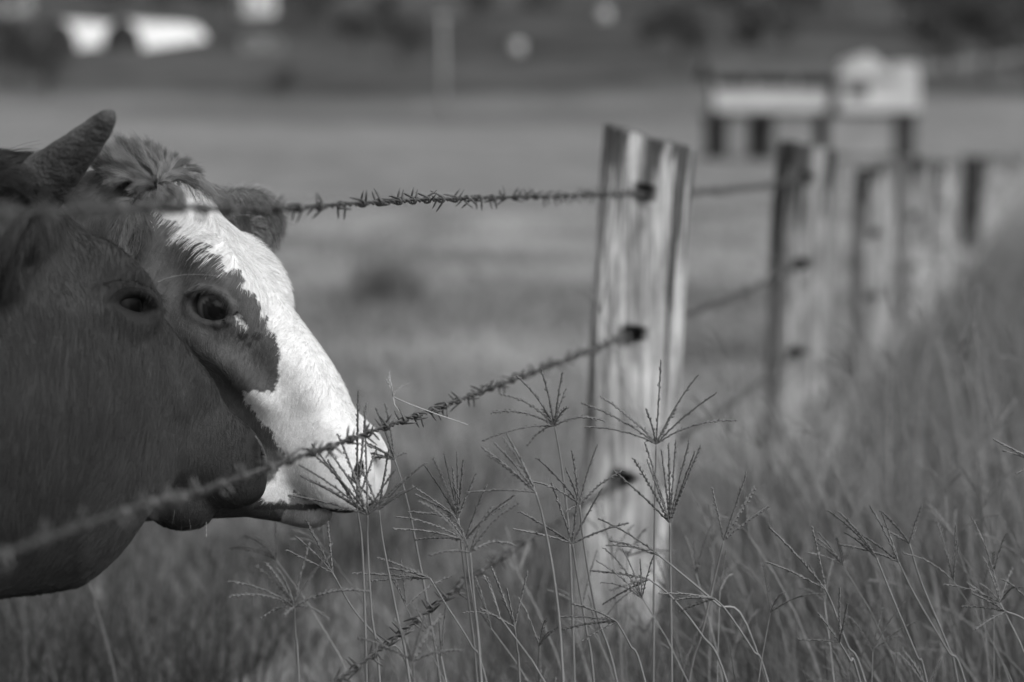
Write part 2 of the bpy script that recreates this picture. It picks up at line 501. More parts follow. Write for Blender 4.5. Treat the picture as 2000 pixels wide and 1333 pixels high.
for nm in ('top', 'mid', 'low'):
    key = wire_path(nm)
    # resample by length
    fine = spline(key, 1200)
    sl = np.concatenate([[0], np.cumsum(np.linalg.norm(np.diff(fine, axis=0), axis=1))])
    tot = sl[-1]
    def at(s): return np.stack([np.interp(s, sl, fine[:, i]) for i in range(3)], -1)
    near_end = np.interp(9.0, fine[:, 1], sl)
    g = Geo()
    s = np.concatenate([np.arange(0, near_end, .0045), np.arange(near_end, tot, .03)])
    c = at(s); t, n, b = frames(c)
    n = np.cross(np.tile([0, 0, 1.0], (len(t), 1)), t); n /= np.linalg.norm(n, axis=1, keepdims=True); b = np.cross(t, n)
    for ph in (0, math.pi):
        a = s * 2 * math.pi / .052 + ph
        p = c + .0019 * (np.cos(a)[:, None] * n + np.sin(a)[:, None] * b)
        k = np.searchsorted(s, near_end)
        g.tube(p[:k], .0017, 6)
        g.tube(p[k - 1:], .0019, 3)
    root = empty('barbed_wire', key[0])
    tag(root, WIRE_LABEL[nm], 'barbed wire', 'strands of barbed wire')
    st = g.put('strand', M_wire, root, loc=-Vector(key[0]))
    # barbs, each a part
    s0 = np.interp(1.0, fine[:, 1], sl); sk = s0 + random.random() * .05
    kk = 0
    while sk < near_end:
        p = at(np.array([sk]))[0]; q = at(np.array([sk + .01]))[0]
        d = Vector(q - p).normalized()
        o = bpy.data.objects.new('barb', BARBS[random.randrange(6)]); col.objects.link(o)
        o.parent = root
        rot = d.to_track_quat('X', 'Z').to_matrix() @ Matrix.Rotation(random.uniform(0, 6.28), 3, 'X')
        o.location = Vector(p) - Vector(key[0]); o.rotation_euler = rot.to_euler()
        sk += random.uniform(.070, .095)
        kk += 1
# ------------------------------------------------------------------ cows: implicit surface, polygonised here
def smin(a, b, k):
    h = np.clip(.5 + .5 * (b - a) / k, 0, 1)
    return b + (a - b) * h - k * h * (1 - h)
def smax(a, b, k): return -smin(-a, -b, k)
def ell(p, c, r, rot=None):
    q = p - np.asarray(c, dtype=p.dtype)
    if rot is not None: q = q @ np.asarray(rot, dtype=p.dtype)
    q = q / np.asarray(r, dtype=p.dtype)
    k0 = np.sqrt((q * q).sum(-1)) + 1e-9
    q2 = q / np.asarray(r, dtype=p.dtype)
    return k0 * (k0 - 1) / (np.sqrt((q2 * q2).sum(-1)) + 1e-9)
def cap(p, a, b, r0, r1, sc=None):
    a = np.asarray(a, dtype=p.dtype); b = np.asarray(b, dtype=p.dtype)
    if sc is not None:
        sc = np.asarray(sc, dtype=p.dtype); p = p * sc; a = a * sc; b = b * sc
    ab = b - a
    t = np.clip(((p - a) @ ab) / (ab @ ab), 0, 1)
    return np.linalg.norm(p - a - t[..., None] * ab, axis=-1) - (r0 + (r1 - r0) * t)
def smooth_table(xs, ys, sig=.012):
    x = np.linspace(-.25, .75, 1001); y = np.interp(x, xs, ys)
    k = np.exp(-.5 * (np.arange(-50, 51) * .001 / sig) ** 2); k /= k.sum()
    return x, np.convolve(np.pad(y, 50, mode='edge'), k, 'valid')

TOP = smooth_table([-.15, -.05, 0, .04, .10, .17, .25, .33, .41, .47, .52, .58], [-.08, -.042, -.020, -.008, .006, .010, .002, -.008, -.019, -.031, -.046, -.06])
BOT = smooth_table([-.15, 0, .06, .12, .18, .25, .32, .40, .46, .50, .58], [-.15, -.20, -.235, -.245, -.238, -.215, -.185, -.165, -.158, -.150, -.13])
W_T = smooth_table([-.15, 0, .05, .11, .17, .23, .30, .37, .43, .50, .56], [.05, .058, .070, .080, .083, .074, .065, .058, .055, .058, .054])
W_M = smooth_table([-.15, 0, .06, .13, .20, .27, .34, .41, .46, .52, .56], [.075, .085, .088, .088, .086, .072, .058, .053, .058, .068, .06])
W_B = smooth_table([-.15, 0, .06, .13, .20, .27, .34, .41, .47, .56], [.06, .055, .058, .060, .056, .046, .038, .036, .044, .04])

class Cow:
    """Head frame: s from poll to muzzle, u towards the top of the head, w towards the camera side."""
    def __init__(c, name, origin, yaw, pitch, roll, scale, openness, shoulder, body_yaw, horned, **kw):
        c.name, c.scale, c.open, c.horned = name, scale, openness, horned
        c.o = np.asarray(origin, float)
        h = np.array([math.cos(yaw), -math.sin(yaw), 0.0])
        a = math.cos(pitch) * h - math.sin(pitch) * np.array([0, 0, 1.0])
        u = math.sin(pitch) * h + math.cos(pitch) * np.array([0, 0, 1.0])
        w = np.array([-math.sin(yaw), -math.cos(yaw), 0.0])
        u2 = math.cos(roll) * u + math.sin(roll) * w; w2 = math.cos(roll) * w - math.sin(roll) * u
        c.B = np.stack([a, u2, w2])          # rows
        c.sh = np.asarray(shoulder, float)
        c.byaw = body_yaw
        c.kw = kw
        c.eye = kw.get('eye', EYE_C)
        c.prep_body()
    def to_world(c, L): return c.o + (np.asarray(L, float) * c.scale) @ c.B
    def to_local(c, Wp): return ((np.asarray(Wp, float) - c.o) @ c.B.T) / c.scale
    def prep_body(c):
        bd = np.array([math.cos(c.byaw), -math.sin(c.byaw), 0]); sd_ = np.array([-math.sin(c.byaw), -math.cos(c.byaw), 0])
        c.bd, c.sd = bd, sd_
        z = np.array([0, 0, 1.0])
        c.prims = []
        A = c.prims.append
        nb = c.to_world([-.005, -.135, 0]); thr = c.to_world([.10, -.16, 0])
        sh = c.sh
        A(('cap', nb, sh + z * .0, .088, .20, .05))
        A(('cap', thr, sh + bd * .10 - z * .20, .075, .19, .08))
        A(('cap', sh + bd * .12 + z * .02, sh - bd * .25, .25, .30, .10))
        for p0, p1, r0, r1, k in c.kw.get('extra', []): A(('cap', np.asarray(p0, float), np.asarray(p1, float), r0, r1, k))
        mid = sh - bd * .80 - z * .03
        A(('ell', mid, (.80, .31, .37), .12))
        A(('ell', sh - bd * 1.40 + z * .08, (.36, .27, .30), .12))
        for sg in (-1, 1):
            f = sh - bd * .12 + sd_ * sg * .17; f[2] = 0
            e = f + z * (sh[2] - .15)
            A(('cap', e, f + z * .40 + bd * .02, .105, .055, .05))
            A(('cap', f + z * .40 + bd * .02, f + z * .10, .050, .034, .02))
            A(('cap', f + z * .10, f + z * .035 + bd * .03, .040, .055, .02))
            r = sh - bd * 1.48 + sd_ * sg * .17; r[2] = 0
            A(('cap', r + z * (sh[2] - .1), r + z * .62 + bd * .10, .17, .10, .06))
            A(('cap', r + z * .62 + bd * .10, r + z * .42 - bd * .10, .085, .055, .03))
            A(('cap', r + z * .42 - bd * .10, r + z * .10 - bd * .05, .048, .036, .02))
            A(('cap', r + z * .10 - bd * .05, r + z * .035 - bd * .01, .040, .055, .02))
        tb = sh - bd * 1.72 + z * .22
        A(('cap', tb, tb - z * .55 - bd * .10, .03, .018, .03))
        A(('cap', tb - z * .55 - bd * .10, tb - z * .72 - bd * .11, .035, .02, .02))
    def ears(c):
        # (base, tip, facing normal) in head frame, w given for the camera side; the far ear mirrors w
        return c.kw['ears']
    def sdf(c, Wp, head_only=False):
        p = c.to_local(Wp)
        s, u, w = p[:, 0], p[:, 1], p[:, 2]
        aw = np.abs(w)
        tp, bt = np.interp(s, *TOP), np.interp(s, *BOT)
        wt, wm, wb = np.interp(s, *W_T), np.interp(s, *W_M), np.interp(s, *W_B)
        mid, hh = (tp + bt) / 2, (tp - bt) / 2
        t = (u - mid) / hh
        tc = np.clip(t, -1, 1)
        Wd = np.where(tc > 0, wm + (wt - wm) * tc ** 2 * 1.15, wm + (wb - wm) * tc ** 2 * 1.15)
        n = (np.abs(t) ** 2.7 + (aw / Wd) ** 2.7) ** (1 / 2.7)
        f = (n - 1) * np.minimum(hh, Wd)
        # muzzle: front of the nose pad and the line of the upper lip
        f = smax(f, .68 * (s - .533) + .73 * (u + .054), .036)
        f = smax(f, .74 * (s - .518) - .67 * (u + .131), .030)
        f = smax(f, -(s + .03), .06)
        q = np.stack([s, u, aw], -1)
        def E(cc, r, k, rot=None):
            nonlocal f; f = smin(f, ell(q, cc, r, rot), k)
        E((.02, -.036, 0), (.055, .035, .058), .04)            # poll
        E((.175, -.024, .066), (.060, .032, .030), .03)        # brow
        E((.212, -.055, .072), (.052, .046, .034), .035)        # orbit
        f = smin(f, cap(q, (.22, -.095, .088), (.35, -.088, .058), .012, .006), .04)    # facial crest
        E((.14, -.145, .052), (.095, .085, .042), .05)         # masseter
        E((.335, -.040, .030), (.07, .02, .022), .03)          # nasal bone edge
        E((.484, -.058, .038), (.044, .030, .022), .035)        # nostril wing
        E((.498, -.090, .034), (.042, .034, .034), .03)        # upper lip
        f = smax(f, -ell(q, (.115, -.062, .128), (.045, .035, .03)), .035)   # temporal hollow
        # lower lip and chin, set below the line of the mouth
        f = smin(f, ell(q, (.487, -.162 if c.horned else -.171, 0), (.048, .031, .040), ROT_C), .022 if c.horned else .010)
        # nostril: comma
        f = smax(f, -ell(q, (.514, -.052, .055), (.0050, .015, .016), ROT_N), .006)
        f = smax(f, -cap(q, (.502, -.040, .066), (.484, -.052, .071), .004, .0025), .008)
        # eye opening and lids, in a frame turned so that the corners lie level
        op = c.open; eo = np.asarray(c.eye)
        r_ = q - eo
        e = np.stack([r_[:, 0] * EC + r_[:, 1] * ES, -r_[:, 0] * ES + r_[:, 1] * EC, r_[:, 2]], -1)
        ew = c.kw.get('eyew', 1.0)
        f = smax(f, -ell(e, (0, 0, .022), (.032 * ew, .0215 * op, .034)), .007)
        arc = np.linspace(0, math.pi, 7)
        for sg, rr, hgt in ((1, .0046, .022 * op + .003), (-1, .0032, .020 * op + .002)):
            pts = [(-.035 * ew * math.cos(v), sg * hgt * math.sin(v), .012 + .006 * math.sin(v)) for v in arc]
            for a_, b_ in zip(pts[:-1], pts[1:]): f = smin(f, cap(e, a_, b_, rr, rr), .007)
        f = smax(f, -cap(e, (-.030, .026 * op + .010, .012), (.012, .030 * op + .010, .020), .0022, .0022), .008)   # fold of the upper lid
        f = smax(f, -cap(e, (.012, .030 * op + .010, .020), (.040, .014 * op + .006, .012), .0022, .0022), .008)
        f = smax(f, -cap(e, (.036, -.002, .010), (.055, -.018, .002), .0035, .002), .008)   # tear groove
        for bs, tip, nrm, wid in c.ears():
            bs, tip, nrm = (np.asarray(v, float) for v in (bs, tip, nrm))
            side = np.sign(bs[2])
            ax_ = tip - bs; Le = np.linalg.norm(ax_); ax_ = ax_ / Le
            nr = nrm - ax_ * (nrm @ ax_); nr /= np.linalg.norm(nr); bi = np.cross(ax_, nr)
            Rm = np.stack([ax_, bi, nr], 1)
            cc = bs + ax_ * Le * .52
            blade = ell(p, cc, (Le * .54, wid, .020), Rm)
            blade = smax(blade, -ell(p, cc + nr * .026 + ax_ * .004, (Le * .46, wid * .80, .030), Rm), .006)
            root_ = cap(p, bs - ax_ * .03, bs + ax_ * .035, .026, .022)
            f = smin(f, smin(blade, root_, .02), .022)
        f = f * c.scale
        for pr in c.prims:
            if pr[0] == 'cap': d = cap(Wp, pr[1], pr[2], pr[3], pr[4])
            else:
                rot = np.stack([c.bd, c.sd, [0, 0, 1.0]], 1)
                d = ell(Wp, pr[1], pr[2], rot)
            f = smin(f, d, pr[-1])
        return f

EYE_C = (.207, -.052, .088)
EC, ES = math.cos(.62), math.sin(.62)
_cc, _sc = math.cos(.55), math.sin(.55)
ROT_C = np.array([[_cc, -_sc, 0], [_sc, _cc, 0], [0, 0, 1.0]])
_cn, _sn = math.cos(.6), math.sin(.6)
ROT_N = np.array([[_cn, -_sn, 0], [_sn, _cn, 0], [0, 0, 1.0]])

def surface_nets(fun, lo, hi, h):
    ax = [np.arange(lo[i], hi[i] + h, h) for i in range(3)]
    sh = tuple(len(a) for a in ax)
    K = 4
    cax = [lo[i] + h * K * np.arange(-(-(len(ax[i]) - 1) // K) + 1) for i in range(3)]
    G = np.stack(np.meshgrid(*cax, indexing='ij'), -1)
    C = fun(G.reshape(-1, 3)).reshape(G.shape[:3])
    near = np.abs(C) < h * K * 2.4
    blk = np.zeros(tuple(n - 1 for n in C.shape), bool)
    for d in [(a, b, c_) for a in (0, 1) for b in (0, 1) for c_ in (0, 1)]:
        blk |= near[tuple(slice(d[i], C.shape[i] - 1 + d[i]) for i in range(3))]
    up = lambda A: np.repeat(np.repeat(np.repeat(A, K, 0), K, 1), K, 2)
    full = up(C[:-1, :-1, :-1])
    mk = up(blk)
    pad = [(0, max(0, sh[i] - full.shape[i])) for i in range(3)]
    full = np.pad(full, pad, mode='edge')[:sh[0], :sh[1], :sh[2]]; mk = np.pad(mk, pad, mode='edge')[:sh[0], :sh[1], :sh[2]]
    F = full.astype(np.float32)
    I0 = np.argwhere(mk)
    vals = np.empty(len(I0), np.float32)
    for q0 in range(0, len(I0), 200000):
        qi = I0[q0:q0 + 200000]
        vals[q0:q0 + 200000] = fun(qi * h + np.array([a[0] for a in ax]))
    F[I0[:, 0], I0[:, 1], I0[:, 2]] = vals
    S = F < 0
    c8 = [(dx, dy, dz) for dx in (0, 1) for dy in (0, 1) for dz in (0, 1)]
    sl = lambda d, n=1: tuple(slice(d[i], sh[i] - 1 + d[i]) for i in range(3))
    cnt = sum(S[sl(d)].astype(np.int8) for d in c8)
    act = (cnt > 0) & (cnt < 8)
    idx = -np.ones(act.shape, np.int64); n = act.sum(); idx[act] = np.arange(n)
    I = np.argwhere(act)
    acc = np.zeros((n, 3)); num = np.zeros(n)
    edges = [(a, b) for a in c8 for b in c8 if a < b and sum(abs(x - y) for x, y in zip(a, b)) == 1]
    for a, b in edges:
        fa = F[I[:, 0] + a[0], I[:, 1] + a[1], I[:, 2] + a[2]]; fb = F[I[:, 0] + b[0], I[:, 1] + b[1], I[:, 2] + b[2]]
        m = (fa < 0) != (fb < 0)
        t = np.where(m, fa / np.where(m, fa - fb, 1), 0)[:, None]
        pos = np.array(a) * (1 - t) + np.array(b) * t
        acc += pos * m[:, None]; num += m
    V = (I + acc / num[:, None]) * h + np.array([a[0] for a in ax])
    quads = []
    for d in range(3):
        e = [0, 0, 0]; e[d] = 1
        o1, o2 = [k for k in range(3) if k != d]
        A = S[tuple(slice(0, sh[k] - 1) if k == d else slice(1, sh[k] - 1) for k in range(3))]
        Bm = S[tuple(slice(1, sh[k]) if k == d else slice(1, sh[k] - 1) for k in range(3))]
        X = np.argwhere(A != Bm); inside = A[tuple(X.T)]
        base = X.copy(); base[:, o1] += 1; base[:, o2] += 1
        def at(i, j):
            q = base.copy(); q[:, o1] += i; q[:, o2] += j
            return idx[q[:, 0], q[:, 1], q[:, 2]]
        q = np.stack([at(-1, -1), at(0, -1), at(0, 0), at(-1, 0)], 1)
        flip = inside if d != 1 else ~inside
        q[~flip] = q[~flip][:, ::-1]
        quads.append(q)
    Q = np.concatenate(quads); Q = Q[(Q >= 0).all(1)]
    return V, Q

def grad(fun, V, e=.0015):
    g = np.stack([fun(V + np.eye(3)[i] * e) - fun(V - np.eye(3)[i] * e) for i in range(3)], 1) / (2 * e)
    return g

def polygonise(c):
    # fine part round the head, coarse part for neck and body, both samples of the same surface
    hl = .0036
    Bm = c.B
    def fl(L): return c.sdf(c.to_world(L))
    V1, Q1 = surface_nets(fl, (-.10, -.33, -.27), (.58, .09, .27), hl)
    def keep(V, Q, m):
        Q = Q[m[Q].all(1)]; used = np.unique(Q); re = -np.ones(len(V), int); re[used] = np.arange(len(used))
        return V[used], re[Q]
    inb = (V1[:, 0] > -.095) & (V1[:, 1] > -.325) & (np.abs(V1[:, 2]) < .266)
    V1, Q1 = keep(V1, Q1, inb)
    W1 = c.to_world(V1)
    lo = c.sh - np.array([2.3, .75, 0]); hi = c.sh + np.array([.85, .75, .55]); lo[2] = .01
    V2, Q2 = surface_nets(lambda p: c.sdf(p), lo, hi, .017)
    L2 = c.to_local(V2)
    out = ~((L2[:, 0] > -.065) & (L2[:, 1] > -.295) & (np.abs(L2[:, 2]) < .245) & (L2[:, 0] < .56) & (L2[:, 1] < .08))
    V2, Q2 = keep(V2, Q2, out)
    V = np.concatenate([W1, V2]); Q = np.concatenate([Q1, Q2 + len(W1)])
    for _ in range(2):
        g = grad(c.sdf, V); f = c.sdf(V)
        d = f / np.maximum((g * g).sum(1), .05)
        step = g * d[:, None]; ln = np.linalg.norm(step, axis=1, keepdims=True)
        V = V - step * np.minimum(1, .002 / np.maximum(ln, 1e-9))
    n = grad(c.sdf, V); n /= np.linalg.norm(n, axis=1, keepdims=True) + 1e-9
    # make the face windings follow the gradient
    fn = np.cross(V[Q[:, 1]] - V[Q[:, 0]], V[Q[:, 2]] - V[Q[:, 0]])
    bad = (fn * n[Q[:, 0]]).sum(1) < 0
    Q[bad] = Q[bad][:, ::-1]
    return V, Q, n
EXTRA_A = [(P(265, 925, 3.22), P(100, 985, 3.16), .045, .100, .05), (P(100, 985, 3.16), P(-160, 1015, 3.08), .100, .125, .06), (P(60, 800, 3.16), P(-200, 820, 3.08), .16, .2, .08)]
EXTRA_B = [(P(500, 948, 3.50), P(200, 925, 3.62), .046, .066, .04), (P(400, 880, 3.54), P(150, 860, 3.66), .06, .11, .06)]
cowA = Cow('dark_cow', (-.653, 3.18, 1.0795), R(-34), R(45), R(-1.5), 1.01, 1.0, (-1.18, 3.03, .88), R(4), True, extra=EXTRA_A, eye=(.200, -.050, .098), eyew=1.22)
cowB = Cow('blazed_cow', (-.495, 3.56, 1.077), R(16), R(49), 0, 1.015, 1.0, (-1.30, 3.85, .78), R(2), False, extra=EXTRA_B)
def ear(c, side, tip, facing, wid):
    bs = np.array([.048, -.072, side * .095])
    return (bs, c.to_local(tip), np.asarray(facing, float) @ c.B.T, wid)
cowA.kw['ears'] = [ear(cowA, 1, P(20, 500, 2.96), (.55, -.6, -.3), .050), ear(cowA, -1, P(60, 470, 3.42), (.9, .3, -.2), .05)]
cowB.kw['ears'] = [ear(cowB, 1, P(228, 470, 3.31), (.8, -.35, -.2), .052), ear(cowB, -1, P(540, 440, 3.79), (.60, -.75, -.25), .060)]
# ------------------------------------------------------------------ coat, eyes, horn and hair
BLAZE = [(.006, -60), (.014, 25), (.026, 46), (.052, 44), (.063, 37), (.097, 38.7), (.11, 37.8), (.134, 36.4), (.15, 34.3), (.174, 35.6), (.195, 33.8), (.225, 35.2), (.249, 31.4), (.274, 32.0),
         (.292, 36.2), (.316, 44.1), (.333, 53.0), (.349, 67.0), (.349, 73.7), (.341, 82.2), (.33, 88.5), (.325, 95.3), (.33, 105.5), (.344, 106.4), (.361, 114.0), (.387, 113.0),
         (.408, 122.4), (.426, 122.0), (.435, 140.4), (.447, 145.4), (.459, 148.5), (.480, 150), (.52, 152), (.53, 200), (.8, 200), (.8, -60)]
def in_poly(x, y, poly):
    r = np.zeros(len(x), bool)
    for (x0, y0), (x1, y1) in zip(poly, poly[1:] + poly[:1]):
        if y0 == y1: continue
        cnd = ((y0 > y) != (y1 > y)) & (x < (x1 - x0) * (y - y0) / (y1 - y0) + x0)
        r ^= cnd
    return r
def coat_values(c, Wp, jit=1.0, seed=3):
    L = c.to_local(Wp); s, u, w = L.T
    fb = hashnoise(Wp * 22, seed) * .6 + hashnoise(Wp * 60, seed + 1) * .4
    dE = np.sqrt(((L - np.array([c.eye[0], c.eye[1], 0])) ** 2)[:, :2].sum(1) + (np.abs(w) - c.eye[2]) ** 2)
    if c.horned:
        v = .037 + .007 * (fb - .5) * 2
        v = v * (1 - .35 * np.exp(-((s - .48) / .06) ** 2))
        v = v * (1 - .60 * np.exp(-(dE / .052) ** 4))
        pad = .68 * (s - .533) + .73 * (u + .054)
        v = np.where((pad > -.046) & (s > .46) & (u > -.125), .022, v)
        nose = (s > .485) & (u < -.03) & (u > -.110) & (np.abs(w) < .055) & (pad > -.020)
        v = np.where(nose, .13, v)  # front of the nose pad paled, a painted lit rim
        dn = ell(np.stack([s, u, np.abs(w)], -1), (.505, -.050, .058), (.012, .022, .020), ROT_N)
        v = v * (1 - .6 * np.exp(-(np.abs(dn) / .008) ** 2))  # shade of the nostril crease painted as a dark ring
    else:
        mid = (np.interp(s, *TOP) + np.interp(s, *BOT)) / 2
        ph = np.degrees(np.arctan2(np.abs(w), u - mid))
        ph = np.where((w < 0) & (w > -.098) & (u > -.075) & (s > .01) & (s < .17), ph * .55, ph)
        n1 = hashnoise(Wp * 55, 41) - .5; n2 = hashnoise(Wp * 140, 42) - .5; n3 = hashnoise(Wp * 55, 43) - .5
        jit = jit * np.where(s > .38, .35, 1.0)
        white = in_poly(s + jit * (np.where(s > .19, .006, .012) * n1 + .009 * n2), ph + jit * (np.where(s > .19, 7, 14) * n3 + 8 * n2), BLAZE)
        br = .094 + .040 * (fb - .5) * 2
        br = br * (1 + .55 * np.exp(-(((s - .245) / .05) ** 2 + ((u + .085) / .035) ** 2)))       # paler skin below the eye
        br = br * (1 - .35 * np.exp(-(((s - .31) / .05) ** 2 + ((u + .06) / .045) ** 2)))         # dark patch beside the blaze
        br = br * (1 - .65 * np.clip(1.4 * np.exp(-(dE / .036) ** 4), 0, 1))                      # dark rim of the eye
        br = np.where(np.abs(w) > .125, np.where(w > 0, .05, .075), br)
        wv = .60 + .10 * (fb - .5)
        v = np.where(white, wv, br)
        lowlip = (s > .43) & (ell(np.stack([s, u, np.abs(w)], -1), (.487, -.171, 0), (.048, .031, .040), ROT_C) < .004)
        v = np.where(lowlip, .16 + .26 * np.clip(fb * 2 - .6, 0, 1), v)
        e1 = (s - c.eye[0]) * EC + (u - c.eye[1]) * ES; e2 = -(s - c.eye[0]) * ES + (u - c.eye[1]) * EC
        v = np.where((u < -.19) & ~lowlip, .06, v)  # throat and dewlap darkened: the other cow's shade painted into the coat
        v = np.where((np.abs(.74 * (s - .518) - .67 * (u + .131) - .001) < .0045) & (s > .455) & (s < .555), .035, v)
        tear = (np.hypot(e1 - .041, e2 + .005) < .0045) | (np.hypot(e1 - .047, e2 + .011) < .004) | (np.hypot(e1 - .052, e2 + .017) < .003)
        v = np.where(tear & (w > 0), .55, v)
        spots = (np.hypot(e1 - .050, e2 + .030) < .006) | (np.hypot(e1 - .064, e2 + .028) < .006) | (np.hypot(e1 - .058, e2 + .042) < .004)
        v = np.where(spots & (w > 0), .03, v)
    # inside of the nostrils
    nq = np.stack([s, u, np.abs(w)], -1)
    nos = (ell(nq, (.514, -.052, .055), (.0065, .0165, .018), ROT_N) < -.0005)
    return np.where(nos, .05, v)

M_coat = material('coat', .86, 1.08, rough=.75, scale=70, attr=True, spec=.10, bump=.25, bscale=420)
M_eye = material('eyeball', .9, 1.1, rough=.08, scale=30, spec=.22, attr=True)
M_eye_dark = material('eyeball_dark', .9, 1.1, rough=.1, scale=30, spec=.03, attr=True)
M_horn = material('horn', .04, .10, rough=.6, scale=24, stretch=(1, 1, 1), spec=.25, bump=.7, bscale=150, contrast=(.35, .7))
M_hair = bpy.data.materials.new('hair'); M_hair.use_nodes = True
def _hair():
    N, L = M_hair.node_tree.nodes, M_hair.node_tree.links
    b = N['Principled BSDF']; b.inputs['Roughness'].default_value = .6; b.inputs['Specular IOR Level'].default_value = .10
    at = N.new('ShaderNodeAttribute'); at.attribute_name = 'val'
    L.new(at.outputs['Fac'], b.inputs['Base Color'])
_hair()

def hair(name, parent, pts, vals, r0, r1, label=None):
    """pts (n,k,3) world, vals (n,)."""
    n, k, _ = pts.shape
    cu = bpy.data.hair_curves.new(name)
    cu.add_curves([k] * n)
    off = np.array(parent.location)
    cu.attributes['position'].data.foreach_set('vector', np.ascontiguousarray(pts - off, dtype=np.float32).ravel()) if 'position' in cu.attributes else cu.position_data.foreach_set('vector', np.ascontiguousarray(pts - off, dtype=np.float32).ravel())
    ra = cu.attributes.get('radius') or cu.attributes.new('radius', 'FLOAT', 'POINT')
    rr = np.broadcast_to(np.linspace(1, 0, k)[None, :], (n, k))
    r0 = np.broadcast_to(np.asarray(r0, float), (n,))[:, None]
    ra.data.foreach_set('value', np.ascontiguousarray(r1 + (r0 - r1) * rr, dtype=np.float32).ravel())
    va = cu.attributes.new('val', 'FLOAT', 'CURVE')
    va.data.foreach_set('value', np.ascontiguousarray(vals, dtype=np.float32))
    o = bpy.data.objects.new(name, cu); col.objects.link(o)
    cu.materials.append(M_hair); o.parent = parent
    o['kind'] = 'stuff'
    return o

def sample_surface(c, n, mask):
    tri = np.concatenate([c.Q[:, [0, 1, 2]], c.Q[:, [0, 2, 3]]])
    tri = tri[mask[tri].all(1)]
    a = np.linalg.norm(np.cross(c.V[tri[:, 1]] - c.V[tri[:, 0]], c.V[tri[:, 2]] - c.V[tri[:, 0]]), axis=1)
    k = rng.choice(len(tri), n, p=a / a.sum())
    r1, r2 = rng.random(n), rng.random(n); f = r1 + r2 > 1; r1[f], r2[f] = 1 - r1[f], 1 - r2[f]
    T = tri[k]; b = np.stack([1 - r1 - r2, r1, r2], 1)[..., None]
    return (c.V[T] * b).sum(1), (c.n[T] * b).sum(1)

def tangent(d, n):
    d = d - n * (d * n).sum(1, keepdims=True)
    return d / (np.linalg.norm(d, axis=1, keepdims=True) + 1e-9)
def unit(d): return d / (np.linalg.norm(d, axis=1, keepdims=True) + 1e-9)

